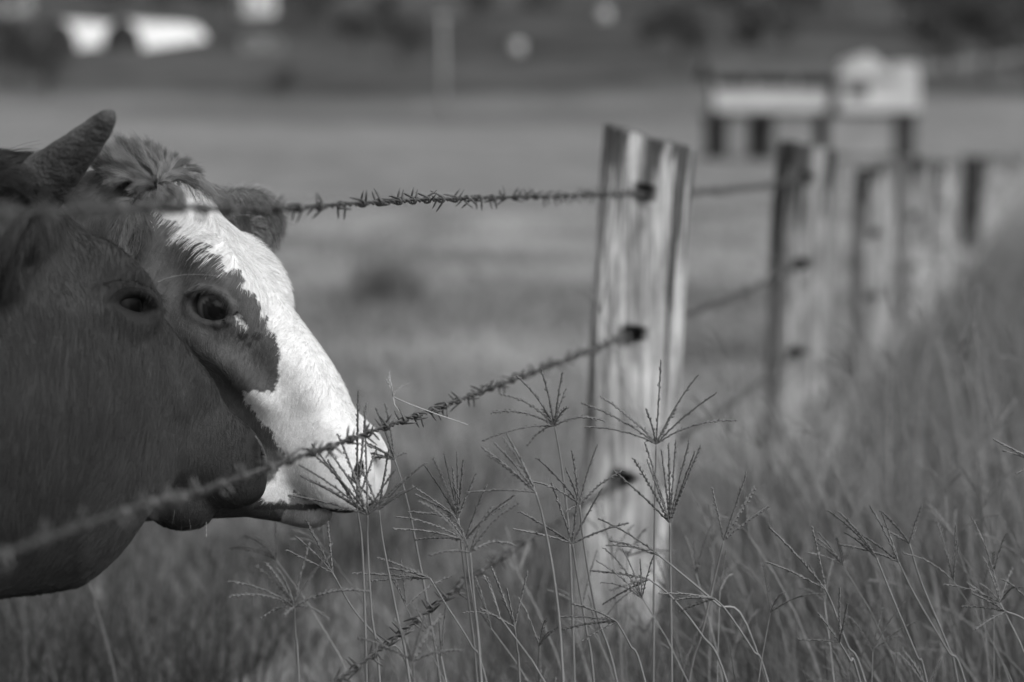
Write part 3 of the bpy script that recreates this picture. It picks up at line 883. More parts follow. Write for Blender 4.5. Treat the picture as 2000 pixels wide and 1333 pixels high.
COW_LABEL = {'dark_cow': 'dark brown horned cow with half closed eye, nearest on the left', 'blazed_cow': 'brown cow with white blaze and shaggy poll looking over the wire'}
for c in (cowA, cowB):
    c.V, c.Q, c.n = polygonise(c)
    org = np.array([c.sh[0], c.sh[1], 0])
    c.root = root = empty('cow', org)
    tag(root, COW_LABEL[c.name], 'cow', 'cows at the fence')
    put('body', raw_mesh('body', c.V - org, c.Q, True, coat_values(c, c.V)), M_coat, root)
    L = c.to_local(c.V)
    # eyeballs
    for sg in (1, -1):
        g = bmesh.new(); bmesh.ops.create_uvsphere(g, u_segments=40, v_segments=24, radius=.030 * c.scale)
        m2 = bpy.data.meshes.new('eye'); g.to_mesh(m2); g.free()
        for p in m2.polygons: p.use_smooth = True
        gaze = unit((np.array([[.30, .05, sg * 1.0]])) @ c.B)[0]
        vn = np.array([v.co[:] for v in m2.vertices]); vn /= np.linalg.norm(vn, axis=1, keepdims=True)
        ca_ = vn @ gaze
        at_ = m2.attributes.new('val', 'FLOAT', 'POINT')
        at_.data.foreach_set("value", (np.where(ca_ > .93, .010, np.where(ca_ > .76, .028, .02 if c.horned else .16)) * (.35 if c.horned else 1.0)).astype(np.float32))
        put('eye', m2, M_eye_dark if c.horned else M_eye, root, c.to_world([c.eye[0], c.eye[1], sg * (c.eye[2] - .013)]) - org)
    # short coat on the head and neck
    msk = (c.V[:, 0] > -1.45)
    rt, nn = sample_surface(c, 230000, msk)
    kp = rng.random(len(rt)) < np.clip((rt[:, 0] + 1.45) / .6, 0, 1)
    rt, nn = rt[kp], nn[kp]
    l = c.to_local(rt)
    wsg = np.sign(l[:, 2:3]) * np.clip(np.abs(l[:, 2:3]) / .02, 0, 1)
    fl = np.concatenate([np.full_like(wsg, .45), np.full_like(wsg, -.85), .55 * wsg], 1)
    fl[:, 0] += np.where(l[:, 0] < .12, .35, 0)
    swirl = np.stack([hashnoise(rt * 16, 70 + i) - .5 for i in range(3)], 1)
    fl = fl + swirl * (.7 if c.horned else 1.1) + rng.normal(size=fl.shape) * .10
    d = tangent(fl @ c.B, nn)
    dEye = np.sqrt((l[:, 0] - c.eye[0]) ** 2 + (l[:, 1] - c.eye[1]) ** 2 + (np.abs(l[:, 2]) - c.eye[2] - .01) ** 2)
    ok = (dEye > .030) & ~((l[:, 0] > .47) & (np.abs(l[:, 2]) < .07) & (l[:, 1] > -.12) & (.68 * (l[:, 0] - .535) + .73 * (l[:, 1] + .052) > (-.044 if c.horned else -.016)))
    ln = .0065 + .006 * rng.random(len(rt))
    fore = np.clip((.23 - l[:, 0]) / .12, 0, 1) * (l[:, 1] > -.05)
    if not c.horned: ln = ln * (1 + 1.5 * fore)
    if c.horned: ln = ln * 1.35
    ears = np.abs(l[:, 2]) > .13
    ln = np.where(ears & (np.abs(l[:, 2]) < .34), .016 + .014 * rng.random(len(rt)), ln)
    ln = ln * np.where(l[:, 0] > .40, .7, 1)
    vals = coat_values(c, rt, 1.5) * (rng.uniform(.7, 1.35, len(rt)) if c.horned else rng.uniform(.7, 1.3, len(rt)))
    vals = np.where(vals > .4, np.clip(vals, .48, .70), vals)
    if not c.horned: vals = np.where(ears, .08 + np.where(l[:, 2] > 0, .06, .24) * rng.random(len(rt)) ** 2, vals)
    rt, nn, d, ln, vals = rt[ok], nn[ok], d[ok], ln[ok], vals[ok]
    t = np.linspace(0, 1, 4)[None, :, None]
    lift = (.18 if c.horned else .28) + .15 * rng.random(len(rt))[:, None, None]
    pts = rt[:, None, :] + ln[:, None, None] * (d[:, None, :] * t + nn[:, None, :] * lift * (t - .55 * t * t))
    hair('coat_hair', root, pts - nn[:, None, :] * .0004, vals, .00034 if c.horned else .00024, .00007)

def long_hair(c, n, mask_l, length, style, val, r=.00032, k=8, clumps=70, name='forelock'):
    L = c.to_local(c.V); m = mask_l(L)
    rt, nn = sample_surface(c, n, m)
    ci = rng.choice(n, clumps, replace=False)
    near = np.argmin(((rt[:, None, :] - rt[ci][None]) ** 2).sum(-1), 1)
    l = c.to_local(rt); lc = l[ci][near]
    d1, d2 = style(lc)
    d1w, d2w = unit(d1 @ c.B), unit(d2 @ c.B)
    jit = rng.normal(size=(clumps, 3)) * .22
    d1w = unit(d1w + nn * .5 + jit[near] + rng.normal(size=(n, 3)) * .08)
    d2w = unit(d2w + jit[near][:, ::-1] * 1.2 + rng.normal(size=(n, 3)) * .10)
    ln = length(lc) * (rng.uniform(.7, 1.15, clumps)[near]) * rng.uniform(.75, 1.05, n)
    t = np.linspace(0, 1, k)[None, :, None]
    a = ln[:, None, None]
    pts = rt[:, None, :] + a * (d1w[:, None, :] * (t - .5 * t * t) + d2w[:, None, :] * (.75 * t * t))
    cen = rt[ci][near]
    pts = pts - (rt - cen)[:, None, :] * (.6 * t ** 1.2)
    wav = np.sin(t * 7 + (rng.random(clumps) * 6)[near][:, None, None]) * .0022 * t
    pts = pts + wav * unit(jit[near][:, [1, 2, 0]] + .01)[:, None, :]
    vv = val * rng.uniform(.45, 1.55, clumps)[near] * rng.uniform(.75, 1.25, n)
    return hair(name, c.root, pts, vv, r, .00006)

# shaggy poll of the blazed cow: whorl on the camera side, hair arching up, back and forward over the blaze
def style_B(l):
    rel = np.stack([l[:, 0] - .012, np.zeros(len(l)), l[:, 2] - .055], 1)
    rad = unit(rel + 1e-6)
    up = np.array([[-.25, 1.0, 0]])
    d1 = rad * .50 + up * .85
    fwd = np.clip((l[:, 0] + .02) / .06, 0, 1)[:, None]
    d2 = rad * .9 + fwd * np.array([[.65, -.35, .0]]) + (1 - fwd) * np.array([[-.35, -.35, .15]])
    return d1, d2
long_hair(cowB, 22000, lambda L: (L[:, 0] < .026) & (L[:, 0] > -.045) & (L[:, 2] > -.025) & (L[:, 2] < .070) & (L[:, 1] > -.075), lambda l: .026 + .026 * np.clip(l[:, 2] / .045, 0, 1) + .008 * np.clip((.02 - np.abs(l[:, 0] - .01)) / .02, 0, 1), style_B, .15, r=.00026, clumps=420)
long_hair(cowB, 500, lambda L: (L[:, 0] < .055) & (L[:, 0] > -.02) & (np.abs(L[:, 2]) < .03) & (L[:, 1] > -.06), lambda l: np.full(len(l), .070), lambda l: (np.tile([.8, .4, -.1], (len(l), 1)), np.tile([1.0, -.35, -.25], (len(l), 1))), .15, clumps=14)
long_hair(cowA, 7000, lambda L: (L[:, 0] < .045) & (L[:, 0] > -.08) & (np.abs(L[:, 2]) < .075) & (L[:, 1] > -.085), lambda l: np.full(len(l), .060), lambda l: (np.tile([-.1, .9, .1], (len(l), 1)), np.tile([.7, .0, .5], (len(l), 1))), .036, clumps=160)
# long fringes along the ears
for c, v0 in ((cowB, .26), (cowA, .045)):
    for bs, tip, nrm, wid in c.kw['ears']:
        v = v0 * (.5 if bs[2] > 0 else 1)
        bs, tip, nrm = (np.asarray(q, float) for q in (bs, tip, nrm))
        ax_ = tip - bs; Le = np.linalg.norm(ax_); ax_ /= Le
        nr = nrm - ax_ * (nrm @ ax_); nr /= np.linalg.norm(nr); bi = np.cross(ax_, nr)
        n = 1500
        th = rng.uniform(.15, 2 * math.pi - .15, n)
        e = np.cos(th - math.pi)[:, None] * ax_ * Le * .52 + np.sin(th - math.pi)[:, None] * bi * wid
        inner = rng.random(n) < .35
        e = np.where(inner[:, None], e * rng.uniform(.3, .9, n)[:, None], e)
        r_l = bs + ax_ * Le * .52 + e + nr * .006
        dd = unit(e + ax_ * .05 + nr * .012 + rng.normal(size=(n, 3)) * .012)
        ln = rng.uniform(.012, .030, n)
        t = np.linspace(0, 1, 5)[None, :, None]
        pl = r_l[:, None, :] + ln[:, None, None] * (dd[:, None, :] * t + np.array([.25, -.35, 0]) * t * t * .8)
        hair('ear_hair', c.root, c.to_world(pl.reshape(-1, 3)).reshape(pl.shape), v * rng.uniform(.5, 1.4, n), .00022, .00005)
# lashes, chin whiskers
for c in (cowA, cowB):
    n = 46
    v = np.linspace(.25, math.pi - .15, n); op = c.open
    r1, r2 = -.034 * np.cos(v), (.022 * op + .003) * np.sin(v)
    r_l = np.stack([c.eye[0] + r1 * EC - r2 * ES, c.eye[1] + r1 * ES + r2 * EC, c.eye[2] + .015 + .006 * np.sin(v)], 1)
    d1 = np.stack([-.25 * np.cos(v), .15 * np.ones(n), np.ones(n)], 1); d2 = np.stack([-.3 * np.cos(v) + .2, -.55 * np.ones(n), .4 * np.ones(n)], 1)
    t = np.linspace(0, 1, 5)[None, :, None]
    pl = r_l[:, None, :] + rng.uniform(.014, .022, n)[:, None, None] * (d1[:, None, :] * t + d2[:, None, :] * t * t * .8)
    hair('eyelash', c.root, c.to_world(pl.reshape(-1, 3)).reshape(pl.shape), np.full(n, .03), .00035, .0001)
    n = 34
    L = c.to_local(c.V); rt, nn = sample_surface(c, n, (L[:, 0] > .44) & (L[:, 1] < -.13) & (L[:, 0] < .57))
    pl = rt[:, None, :] + rng.uniform(.008, .026, n)[:, None, None] * (nn[:, None, :] * t + np.array([-.2, 0, -.5]) * t * t)
    hair('whisker', c.root, pl, np.full(n, .12), .00016, .00005)
# a few stray brow hairs of the horned cow
br = np.stack([bez(P(308, 551, 3.18), P(360, 525, 3.19), P(452, 545, 3.20), 8)])
hair('brow_hair', cowA.root, br, np.full(1, .22), .0003, .00012)

# horn of the dark cow
org = np.array([cowA.sh[0], cowA.sh[1], 0])
hp = spline([P(50, 388, 3.165), P(92, 350, 3.135), P(130, 314, 3.10), P(175, 270, 3.065), P(208, 234, 3.035), P(223, 216, 3.025)], 40)
hr = np.interp(np.linspace(0, 1, 40), [0, .2, .4, .7, .9, .97, 1], [.041, .037, .029, .0170, .0086, .0052, .0012])
hr = hr * (1 + .018 * np.sin(np.linspace(0, 38, 40)) * np.linspace(1, 0, 40)) * (1 + .02 * rng.normal(size=40) * np.linspace(1, .2, 40))
g = Geo(); V, Q, T = tube_arrays(hp, hr, 36)
V = V + (hashnoise(V * 70, 5)[:, None] - .5) * .0022
g.add(V - org, T, Q); g.put('horn', M_horn, cowA.root)
hp2 = spline([cowA.to_world(q) for q in ([.0, -.06, -.055], [-.01, -.04, -.11], [-.005, -.02, -.16], [.01, .02, -.20], [.03, .06, -.225])], 30)
g = Geo(); V, Q, T = tube_arrays(hp2, np.interp(np.linspace(0, 1, 30), [0, .3, .6, .93, 1], [.044, .038, .026, .010, .003]), 24)
g.add(V - org, T, Q); g.put('horn', M_horn, cowA.root)
# thread of saliva below the dark cow's chin
M_sal = material('saliva', .35, rough=.05, spec=.8)
g = Geo(); p = np.array([P(403, 1020 + 3 * i, 3.28) for i in range(11)]) - org
g.tube(p, [.0002, .0002, .0002, .0005, .0002, .0006, .0003, .0002, .0005, .0008, .0002], 6); g.put('saliva', M_sal, cowA.root)
# ------------------------------------------------------------------ far things on the hillside
def ground_hit(px, py):
    Ds = np.geomspace(20, 2500, 6000)
    pts = np.array([P(px, py, 1.0)]) ; d = pts[0] - np.array([0, 0, CAM_H])
    z = CAM_H + d[2] * Ds; x = d[0] * Ds
    g = ground_z(x, Ds)
    k = np.argmax(z < g)
    return np.array([x[k], Ds[k], g[k]])
M_white = material('white_paint', .34, .48, rough=.6, scale=.4, spec=.2)
M_sheet = material('white_sheeting', .52, .66, rough=.5, scale=.3, spec=.3)
M_dark = material('dark_timber', .03, .05, rough=.9, scale=1.5)
M_roof = material('grey_iron_roof', .16, .24, rough=.6, scale=.8)
M_slate = material('dark_iron_roof', .05, .08, rough=.7, scale=.8)
M_grey = material('grey_boards', .12, .18, rough=.8, scale=1.2)
M_leaf = material('foliage', .04, .08, rough=.8, scale=.5, attr=True, trans=.25)
M_bark = material('bark', .05, .09, rough=.95, scale=4)

def rotz(V, a):
    V = np.asarray(V, float); c, s = math.cos(a), math.sin(a)
    return np.stack([V[:, 0] * c - V[:, 1] * s, V[:, 0] * s + V[:, 1] * c, V[:, 2]], 1)

def polytunnel(px, py, rad_px, len_m, yaw, label):
    p = ground_hit(px, py); r = rad_px * p[1] / FPX
    root = empty('polytunnel', p); tag(root, label, 'polytunnel', 'white polytunnels on the hillside')
    n = 25; a = np.linspace(0, math.pi, n)
    def arch(rr, y): return np.stack([rr * np.cos(a), np.full(n, y), rr * 1.12 * np.sin(a) - .3], 1)
    g = Geo(); V = np.concatenate([arch(r, 0), arch(r, len_m), arch(r * .985, 0), arch(r * .985, len_m)])
    i = np.arange(n - 1)
    Q = np.concatenate([np.stack([i, i + 1, n + i + 1, n + i], 1), np.stack([2 * n + i, 3 * n + i, 3 * n + i + 1, 2 * n + i + 1], 1), np.stack([i, 2 * n + i, 2 * n + i + 1, i + 1], 1)])
    g.add(rotz(V, yaw), Q=Q); g.put('roof', M_sheet, root)
    for y, nm in ((.25, 'end_shade'), (len_m - .25, 'end_shade')):
        g = Geo(); V = np.concatenate([arch(r * .975, y), arch(r * .975, y + .1)])
        Q = [list(range(n)), ]
        ring = np.stack([i, i + 1, n + i + 1, n + i], 1)
        c0, c1 = len(V), len(V) + 1
        V = np.concatenate([V, [[0, y, 0], [0, y + .1, 0]]])
        T = np.concatenate([np.stack([i + 1, i, np.full(n - 1, c0)], 1), np.stack([n + i, n + i + 1, np.full(n - 1, c1)], 1)])
        g.add(rotz(V, yaw), T=T, Q=ring); g.put(nm, M_dark, root)  # dark sheet stands in for the shade inside the open end
    for t in np.linspace(.08, .92, 6):
        g = Geo(); g.tube(rotz(arch(r * 1.004, len_m * t), yaw), .05, 5); g.put('hoop', M_grey, root)
polytunnel(112, 96, 54, 13, R(-32), 'left white polytunnel with dark open end, on the hillside')
polytunnel(238, 96, 54, 16, R(-32), 'right white polytunnel with bright roof, on the hillside')

def gable(name, px, py, w_px, h_px, depth, label, cat, wall, roof, yaw=.3, group=None):
    p = ground_hit(px, py); k = p[1] / FPX
    w, h = w_px * k, h_px * k
    root = empty(name, p); tag(root, label, cat, group)
    g = Geo(); g.box(-w / 2, w / 2, -depth / 2, depth / 2, -.5, h * .62); g.V[-1] = rotz(g.V[-1], yaw); g.put('wall', wall, root, False)
    e = w * .06
    g = Geo(); x = [-w / 2 - e, 0, w / 2 + e]; z = [h * .60, h, h * .60]
    V = [(x[i], y, z[i] + dz) for dz in (0, .15) for y in (-depth / 2 - e, depth / 2 + e) for i in range(3)]
    Q = [(0, 1, 4, 3), (1, 2, 5, 4), (6, 9, 10, 7), (7, 10, 11, 8), (0, 6, 7, 1), (1, 7, 8, 2), (3, 4, 10, 9), (4, 5, 11, 10), (0, 3, 9, 6), (2, 8, 11, 5)]
    g.add(rotz(V, yaw), Q=Q); g.put('roof', roof, root, False)
    g = Geo(); g.add(rotz([(-w / 2, -depth / 2 - .02, h * .6), (w / 2, -depth / 2 - .02, h * .6), (0, -depth / 2 - .02, h * .97), (-w / 2, depth / 2 + .02, h * .6), (w / 2, depth / 2 + .02, h * .6), (0, depth / 2 + .02, h * .97)], yaw), T=[(0, 1, 2), (4, 3, 5)], Q=[(0, 3, 4, 1)])
    g.put('gable', wall, root, False)
    for sx in (-.25, .25):
        g = Geo(); g.box(sx * w - w * .08, sx * w + w * .08, -depth / 2 - .06, -depth / 2 - .01, h * .2, h * .45); g.V[-1] = rotz(g.V[-1], yaw); g.put('window', M_dark, root, False)
    return root
gable('farmhouse', 500, 30, 62, 60, 7, 'small white farmhouse high on the hillside at the top edge', 'house', M_white, M_sheet)
gable('shed', 512, 98, 84, 34, 6, 'low pale grey shed right of the polytunnels', 'shed', M_grey, M_roof, .1)
gable('barn', -25, 34, 130, 90, 12, 'pale barn at the top left corner of the picture', 'barn', M_roof, M_sheet, -.4)
def tank(px, py, w_px, mat, label):
    p = ground_hit(px, py); k = p[1] / FPX; r = w_px * k / 2
    root = empty('water_tank', p); tag(root, label, 'water tank', 'pale water tanks on the hillside')
    a = np.linspace(0, 2 * math.pi, 20, endpoint=False)
    g = Geo()
    prof = [(r, -.4), (r, r * 1.5), (r * .97, r * 1.55)]
    pts = np.array([[0, 0, z] for _, z in prof]); g.tube(pts, [q for q, _ in prof], 20); g.put('shell', mat, root)
    g = Geo(); g.tube(np.array([[0, 0, r * 1.55], [0, 0, r * 1.85]]), [r * .96, r * .12], 20); g.put('lid', mat, root)
tank(1010, 104, 26, M_white, 'round pale water tank low on the hillside, left of the track')
tank(1180, 40, 26, M_white, 'round pale water tank higher up the hillside')

# utility pole
p = ground_hit(866, 216); k = p[1] / FPX
root = empty('utility_pole', p); tag(root, 'pale utility pole with crossarm standing at the edge of the field', 'utility pole')
hh = 190 * k
M_pole = material('pole_timber', .22, .3, rough=.9, scale=3)
g = Geo(); g.tube(np.array([[0, 0, -.4], [0, 0, hh * .5], [0, 0, hh]]), [.24, .21, .17], 10); g.put('pole', M_pole, root)
g = Geo(); g.box(-1.1, 1.1, -.32, -.22, hh - .7, hh - .55); g.put('crossarm', M_pole, root, False)
for x in (-.95, -.4, .4, .95):
    g = Geo(); g.tube(np.array([[x, -.27, hh - .55], [x, -.27, hh - .42], [x, -.27, hh - .35]]), [.05, .07, .03], 8); g.put('insulator', M_white, root)

# raised timber house behind the posts on the right
def raised_house():
    D = 108.0; k = D / FPX
    x0 = P(1392, 300, D)[0]; gz = ground_z(x0 + 4, D)
    def X(px): return P(px, 300, D)[0]
    def Z(py): return P(1600, py, D)[2]
    c = np.array([X(1600), D, float(gz)])
    root = empty('raised_house', c); tag(root, 'white timber house raised on dark stilts with veranda, behind the posts', 'house')
    def B(nm, a, b, za, zb, y0, y1, m):
        g = Geo(); g.box(X(a) - c[0], X(b) - c[0], y0, y1, za - c[2], zb - c[2]); return g.put(nm, m, root, False)
    fz, rz = Z(218), Z(176)
    B('floor', 1388, 1800, Z(224), fz, -.2, 7.2, M_dark)
    for i, px in enumerate((1412, 1502, 1640, 1772)):
        for y in (.1, 3.6, 6.8): 
            w = 11 if i != 3 else 16
            B('stilt', px - w, px + w, float(gz) - .4, Z(224), y, y + .3, M_dark)
    B('underfloor_wall', 1618, 1745, float(gz) + .2, Z(226), -.05, .08, M_roof)
    # veranda balustrade of separate boards
    for px in np.arange(1394, 1640, 8.2): B('baluster_board', px, px + 7.4, fz, rz + .02, -.12, -.06, M_white)
    B('handrail', 1390, 1642, rz + .02, rz + .1, -.16, -.02, M_white)
    for px in (1394, 1470, 1550, 1636): B('veranda_post', px - 2.5, px + 2.5, rz + .1, Z(150), -.14, -.04, M_white)
    B('inner_wall', 1394, 1640, fz, Z(146), 2.0, 2.15, M_dark)  # veranda shadow put into the dark colour of this wall
    g = Geo(); xs = (X(1384) - c[0], X(1645) - c[0])
    prof = [(-.5, Z(154)), (3.4, Z(112)), (7.4, Z(154))]
    V = [(x, y, z - c[2] + dz) for x in xs for dz in (0, .12) for y, z in prof]
    Q = [(0, 1, 7, 6), (1, 2, 8, 7), (3, 9, 10, 4), (4, 10, 11, 5), (0, 6, 9, 3), (2, 5, 11, 8), (0, 3, 4, 1), (1, 4, 5, 2), (6, 7, 10, 9), (7, 8, 11, 10)]
    g.add(V, Q=Q); g.put('veranda_roof', M_slate, root, False)
    B('wall', 1640, 1792, fz, Z(150), -.3, 6.5, M_white)
    for a, b in ((1655, 1690),): B('window', a, b, Z(192), Z(166), -.36, -.3, M_dark)
    g = Geo(); xs = [X(1626) - c[0], X(1690) - c[0], X(1754) - c[0]]; zs = [Z(152) - c[2], Z(104) - c[2], Z(152) - c[2]]
    V = [(x, y, z) for y in (-.6, 6.6) for x, z in zip(xs, zs)]
    g.add(V, T=[(0, 1, 2), (5, 4, 3)], Q=[(0, 3, 4, 1), (1, 4, 5, 2), (0, 2, 5, 3)]); g.put('gable', M_white, root, False)
    B('dark_strip', 1616, 1634, fz, Z(150), -.2, -.16, M_dark)  # narrow dark strip at the break between veranda and gable
    B('annex', 1748, 1794, Z(152), Z(122), .2, 5, M_white)
raised_house()

# trees: three of a kind built once, then copied
def tree_meshes(seed):
    r = np.random.default_rng(seed)
    g = Geo(); h = 1.0
    trunk = spline([(0, 0, -.05), (.02, .01, .2), (-.01, .02, .42), (.02, 0, .62)], 10)
    g.tube(trunk, np.linspace(.035, .014, 10), 7)
    tips = []
    for k in range(7):
        a = k * 2.4 + r.uniform(-.4, .4); z0 = r.uniform(.25, .55)
        b = np.array([0, 0, z0]); e = np.array([math.cos(a) * r.uniform(.2, .36), math.sin(a) * r.uniform(.2, .36), z0 + r.uniform(.12, .35)])
        g.tube(bez(b, (b + e) / 2 + [0, 0, -.04], e, 6), np.linspace(.013, .005, 6), 5); tips.append(e)
    tips.append(np.array([0, 0, .8])); tips.append(np.array([.05, -.05, .62]))
    trunk_me = g.mesh('trunk'); trunk_me.materials.append(M_bark)
    cs = []
    for e in tips:
        for _ in range(4): cs.append((e + r.normal(size=3) * [.09, .09, .07], r.uniform(.07, .15)))
    n = 1900
    ci = r.integers(0, len(cs), n); dirs = unit(r.normal(size=(n, 3)))
    cen = np.array([cs[i][0] for i in ci]); rad = np.array([cs[i][1] for i in ci])
    pos = cen + dirs * (rad * r.uniform(.55, 1.05, n))[:, None]
    u1 = unit(np.cross(dirs + r.normal(size=(n, 3)) * .6, r.normal(size=(n, 3)))); u2 = unit(np.cross(dirs, u1) + r.normal(size=(n, 3)) * .3)
    sz = r.uniform(.016, .032, n)[:, None]
    V = np.stack([pos - u1 * sz, pos + u2 * sz * .6, pos + u1 * sz, pos - u2 * sz * .6], 1).reshape(-1, 3)
    me = raw_mesh('crown', V, np.arange(4 * n).reshape(n, 4), False, np.repeat(r.uniform(.6, 1.4, n), 4)); me.materials.append(M_leaf)
    return trunk_me, me
TREES = [tree_meshes(s) for s in (3, 8, 15)]
tree_px = [(30, 172, 150), (95, 190, 120), (-60, 150, 200), (200, 40, 110), (330, 32, 90), (410, 60, 110), (600, 60, 100), (660, 26, 90), (700, 120, 95), (760, 60, 80), (790, 130, 100),
           (930, 60, 90), (1060, 40, 80), (1330, 130, 130), (1400, 60, 120), (1480, 130, 140), (1560, 60, 150), (1650, 40, 140), (1760, 60, 160), (1850, 150, 180), (1930, 170, 200), (2020, 190, 210), (1880, 60, 150), (1990, 80, 170), (560, 190, 60), (1270, 100, 70)]
place = ['at the far left edge', 'second from the left at the field edge', 'cut off by the left edge', 'above the left polytunnel', 'above the right polytunnel', 'between polytunnel and farmhouse', 'right of the farmhouse', 'right of the farmhouse at the top edge', 'left of the utility pole', 'upper left of the utility pole', 'just left of the utility pole',
         'right of the utility pole', 'between the two water tanks', 'left of the raised house', 'above the raised house on its left', 'behind the raised house veranda', 'high behind the raised house', 'at the top edge behind the gable', 'high right of the gable', 'right of the raised house', 'further right of the raised house', 'cut off by the right edge', 'at the top right', 'in the top right corner', 'low at the foot of the hill below the shed', 'right of the upper water tank']
for i, ((px, py, hpx), pl) in enumerate(zip(tree_px, place)):
    p = ground_hit(px, py); H_ = hpx * p[1] / FPX
    root = empty('hillside_tree', p); tag(root, 'blurred dark tree ' + pl, 'tree', 'trees on the hillside')
    a, b = TREES[i % 3]
    for nm, me in (('trunk', a), ('crown', b)):
        o = bpy.data.objects.new(nm, me); col.objects.link(o); o.parent = root
    root.scale = (H_ * 1.15, H_ * 1.15, H_); root.rotation_euler[2] = i * 1.7
# ------------------------------------------------------------------ grass
M_blade = material('grass_blade', .85, 1.15, rough=.55, scale=6, attr=True, spec=.25, trans=.30)
M_seed = material('seed_spike', .8, 1.2, rough=.75, scale=90, attr=True, spec=.15, trans=.15)
M_stem = material('grass_stem', .85, 1.15, rough=.5, scale=12, attr=True, spec=.3)

def blades(pos, h, w, lean, az, val, seg=3):
    n = len(pos); k = seg + 1
    t = np.linspace(0, 1, k)[None, :]
    out = np.stack([np.cos(az), np.sin(az), np.zeros(n)], 1)
    tw = az + np.pi / 2 + rng.normal(size=n) * .6
    side = np.stack([np.cos(tw), np.sin(tw), np.zeros(n)], 1)
    ctr = pos[:, None, :] + (h[:, None] * (t - .25 * lean[:, None] * t ** 2))[..., None] * np.array([0, 0, 1.0]) + (h[:, None] * lean[:, None] * t ** 1.8)[..., None] * out[:, None, :]
    ww = (w[:, None] * (1 - t ** 1.6 * .97))[..., None] * side[:, None, :]
    V = np.stack([ctr - ww, ctr + ww], 2).reshape(-1, 3)
    b = (np.arange(n) * 2 * k)[:, None, None]; j = (2 * np.arange(seg))[None, :, None]
    Q = (b + j + np.array([0, 1, 3, 2])[None, None, :]).reshape(-1, 4)
    vv = np.repeat(val, 2 * k)
    return V, Q, vv

def scatter(n, D0, D1, cond, dens_pow=1.0):
    """Random points in the wedge the camera sees, on the ground."""
    u = rng.random(n); D = (D0 ** (1 - dens_pow) + u * (D1 ** (1 - dens_pow) - D0 ** (1 - dens_pow))) ** (1 / (1 - dens_pow)) if dens_pow != 1 else D0 * (D1 / D0) ** u
    x = rng.uniform(-1, 1, n) * (.36 * D + .5)
    m = cond(x, D)
    x, D = x[m], D[m]
    return np.stack([x, D, ground_z(x, D)], 1)

# short pasture beyond the fence
pos = scatter(225000, 4.2, 48, lambda x, D: x < fence_x(D) + .1, .75)
near = np.stack([rng.uniform(-3.2, .3, 50000), rng.uniform(.6, 4.6, 50000), np.zeros(50000)], 1)
near = near[near[:, 0] < fence_x(near[:, 1]) + .1]
pos = np.concatenate([pos, near])
n = len(pos)
cl = hashnoise(pos * [1.5, 1.5, 1], 91)
h = rng.uniform(.05, .14, n) * (.6 + 1.0 * cl)
V, Q, vv = blades(pos - [0, 0, .01], h, np.full(n, .0028) * (1 + pos[:, 1] * .05), rng.uniform(.1, .9, n), rng.uniform(0, 6.28, n), rng.uniform(.20, .38, n) * (.50 + 1.0 * hashnoise(pos * [.9, .45, 1], 96)), 2)
o = put('pasture_grass', raw_mesh('pasture_grass', V, Q, True, vv), M_blade); tag(o, 'short grazed pasture grass beyond the fence', 'grass', kind='stuff')

# rank grass on the near side of the fence
G = Geo()
def rank(n, D0, D1, cond, h0, h1, w, v0, v1, dp=1.0, leanmax=.8, azm=None):
    pos = scatter(n, D0, D1, cond, dp); n = len(pos)
    cl = hashnoise(pos * [1.2, .9, 1], 57)
    h = rng.uniform(h0, h1, n) * (.5 + .85 * cl)
    az = rng.uniform(0, 6.28, n) if azm is None else rng.normal(azm, 1.0, n)
    V, Q, vv = blades(pos - [0, 0, .02], h, np.full(n, w) * rng.uniform(.6, 1.3, n), rng.uniform(.05, leanmax, n), az, rng.uniform(v0, v1, n) * (.8 + .4 * cl), 4)
    G.add(V, Q=Q, a=vv)
right = lambda o: (lambda x, D: (x > fence_x(D) + o))
rank(13000, 5.6, 24, right(.05), .28, .66, .0042, .08, .27, .9, 1.0)
rank(3600, 3.3, 5.8, lambda x, D: x > .085 * D + .02, .22, .50, .0030, .05, .16, 1.0, 1.0, math.pi)
rank(4500, 4.0, 6.0, lambda x, D: (x > fence_x(D) - .5) & (x < .10 * D), .10, .26, .0022, .05, .14, 1.0, 1.0)
rank(260, 3.1, 4.2, lambda x, D: (x > fence_x(D) - .3) & (x < fence_x(D) + .5), .25, .48, .0016, .10, .22, 1.0, .8)
rank(16000, 4.4, 8.0, lambda x, D: x < fence_x(D) - .45 - .05 * D, .12, .30, .003, .035, .08, 1.0, .9)  # taller dark grass beyond the fence, cows' shadow put into its colour
def near_bank(n):
    p = np.stack([rng.uniform(-1.0, 2.2, n), rng.uniform(.4, 4.6, n), np.zeros(n)], 1)
    p = p[(p[:, 0] > fence_x(p[:, 1]) - .1) & (np.hypot(p[:, 0], p[:, 1]) > .5)]
    m = len(p)
    V, Q, vv = blades(p, rng.uniform(.12, .34, m) * np.clip(1.5 - p[:, 1] * .14, .7, 1), np.full(m, .0026), rng.uniform(.05, .9, m), rng.uniform(0, 6.28, m), rng.uniform(.06, .18, m), 4)
    G.add(V, Q=Q, a=vv)
near_bank(14000)
rank(70, 4.0, 4.9, lambda x, D: (x < -.35) & (x > -1.0), .30, .50, .0034, .07, .12, 1.0, .6)
rank(5200, 4.55, 5.6, lambda x, D: (np.abs(x - fence_x(D)) < .28), .14, .34, .0026, .05, .16, 1.0, .8)
o = put('tall_grass', G.mesh('tall_grass'), M_blade); tag(o, 'rank tall grass along the near side of the fence', 'grass', kind='stuff')

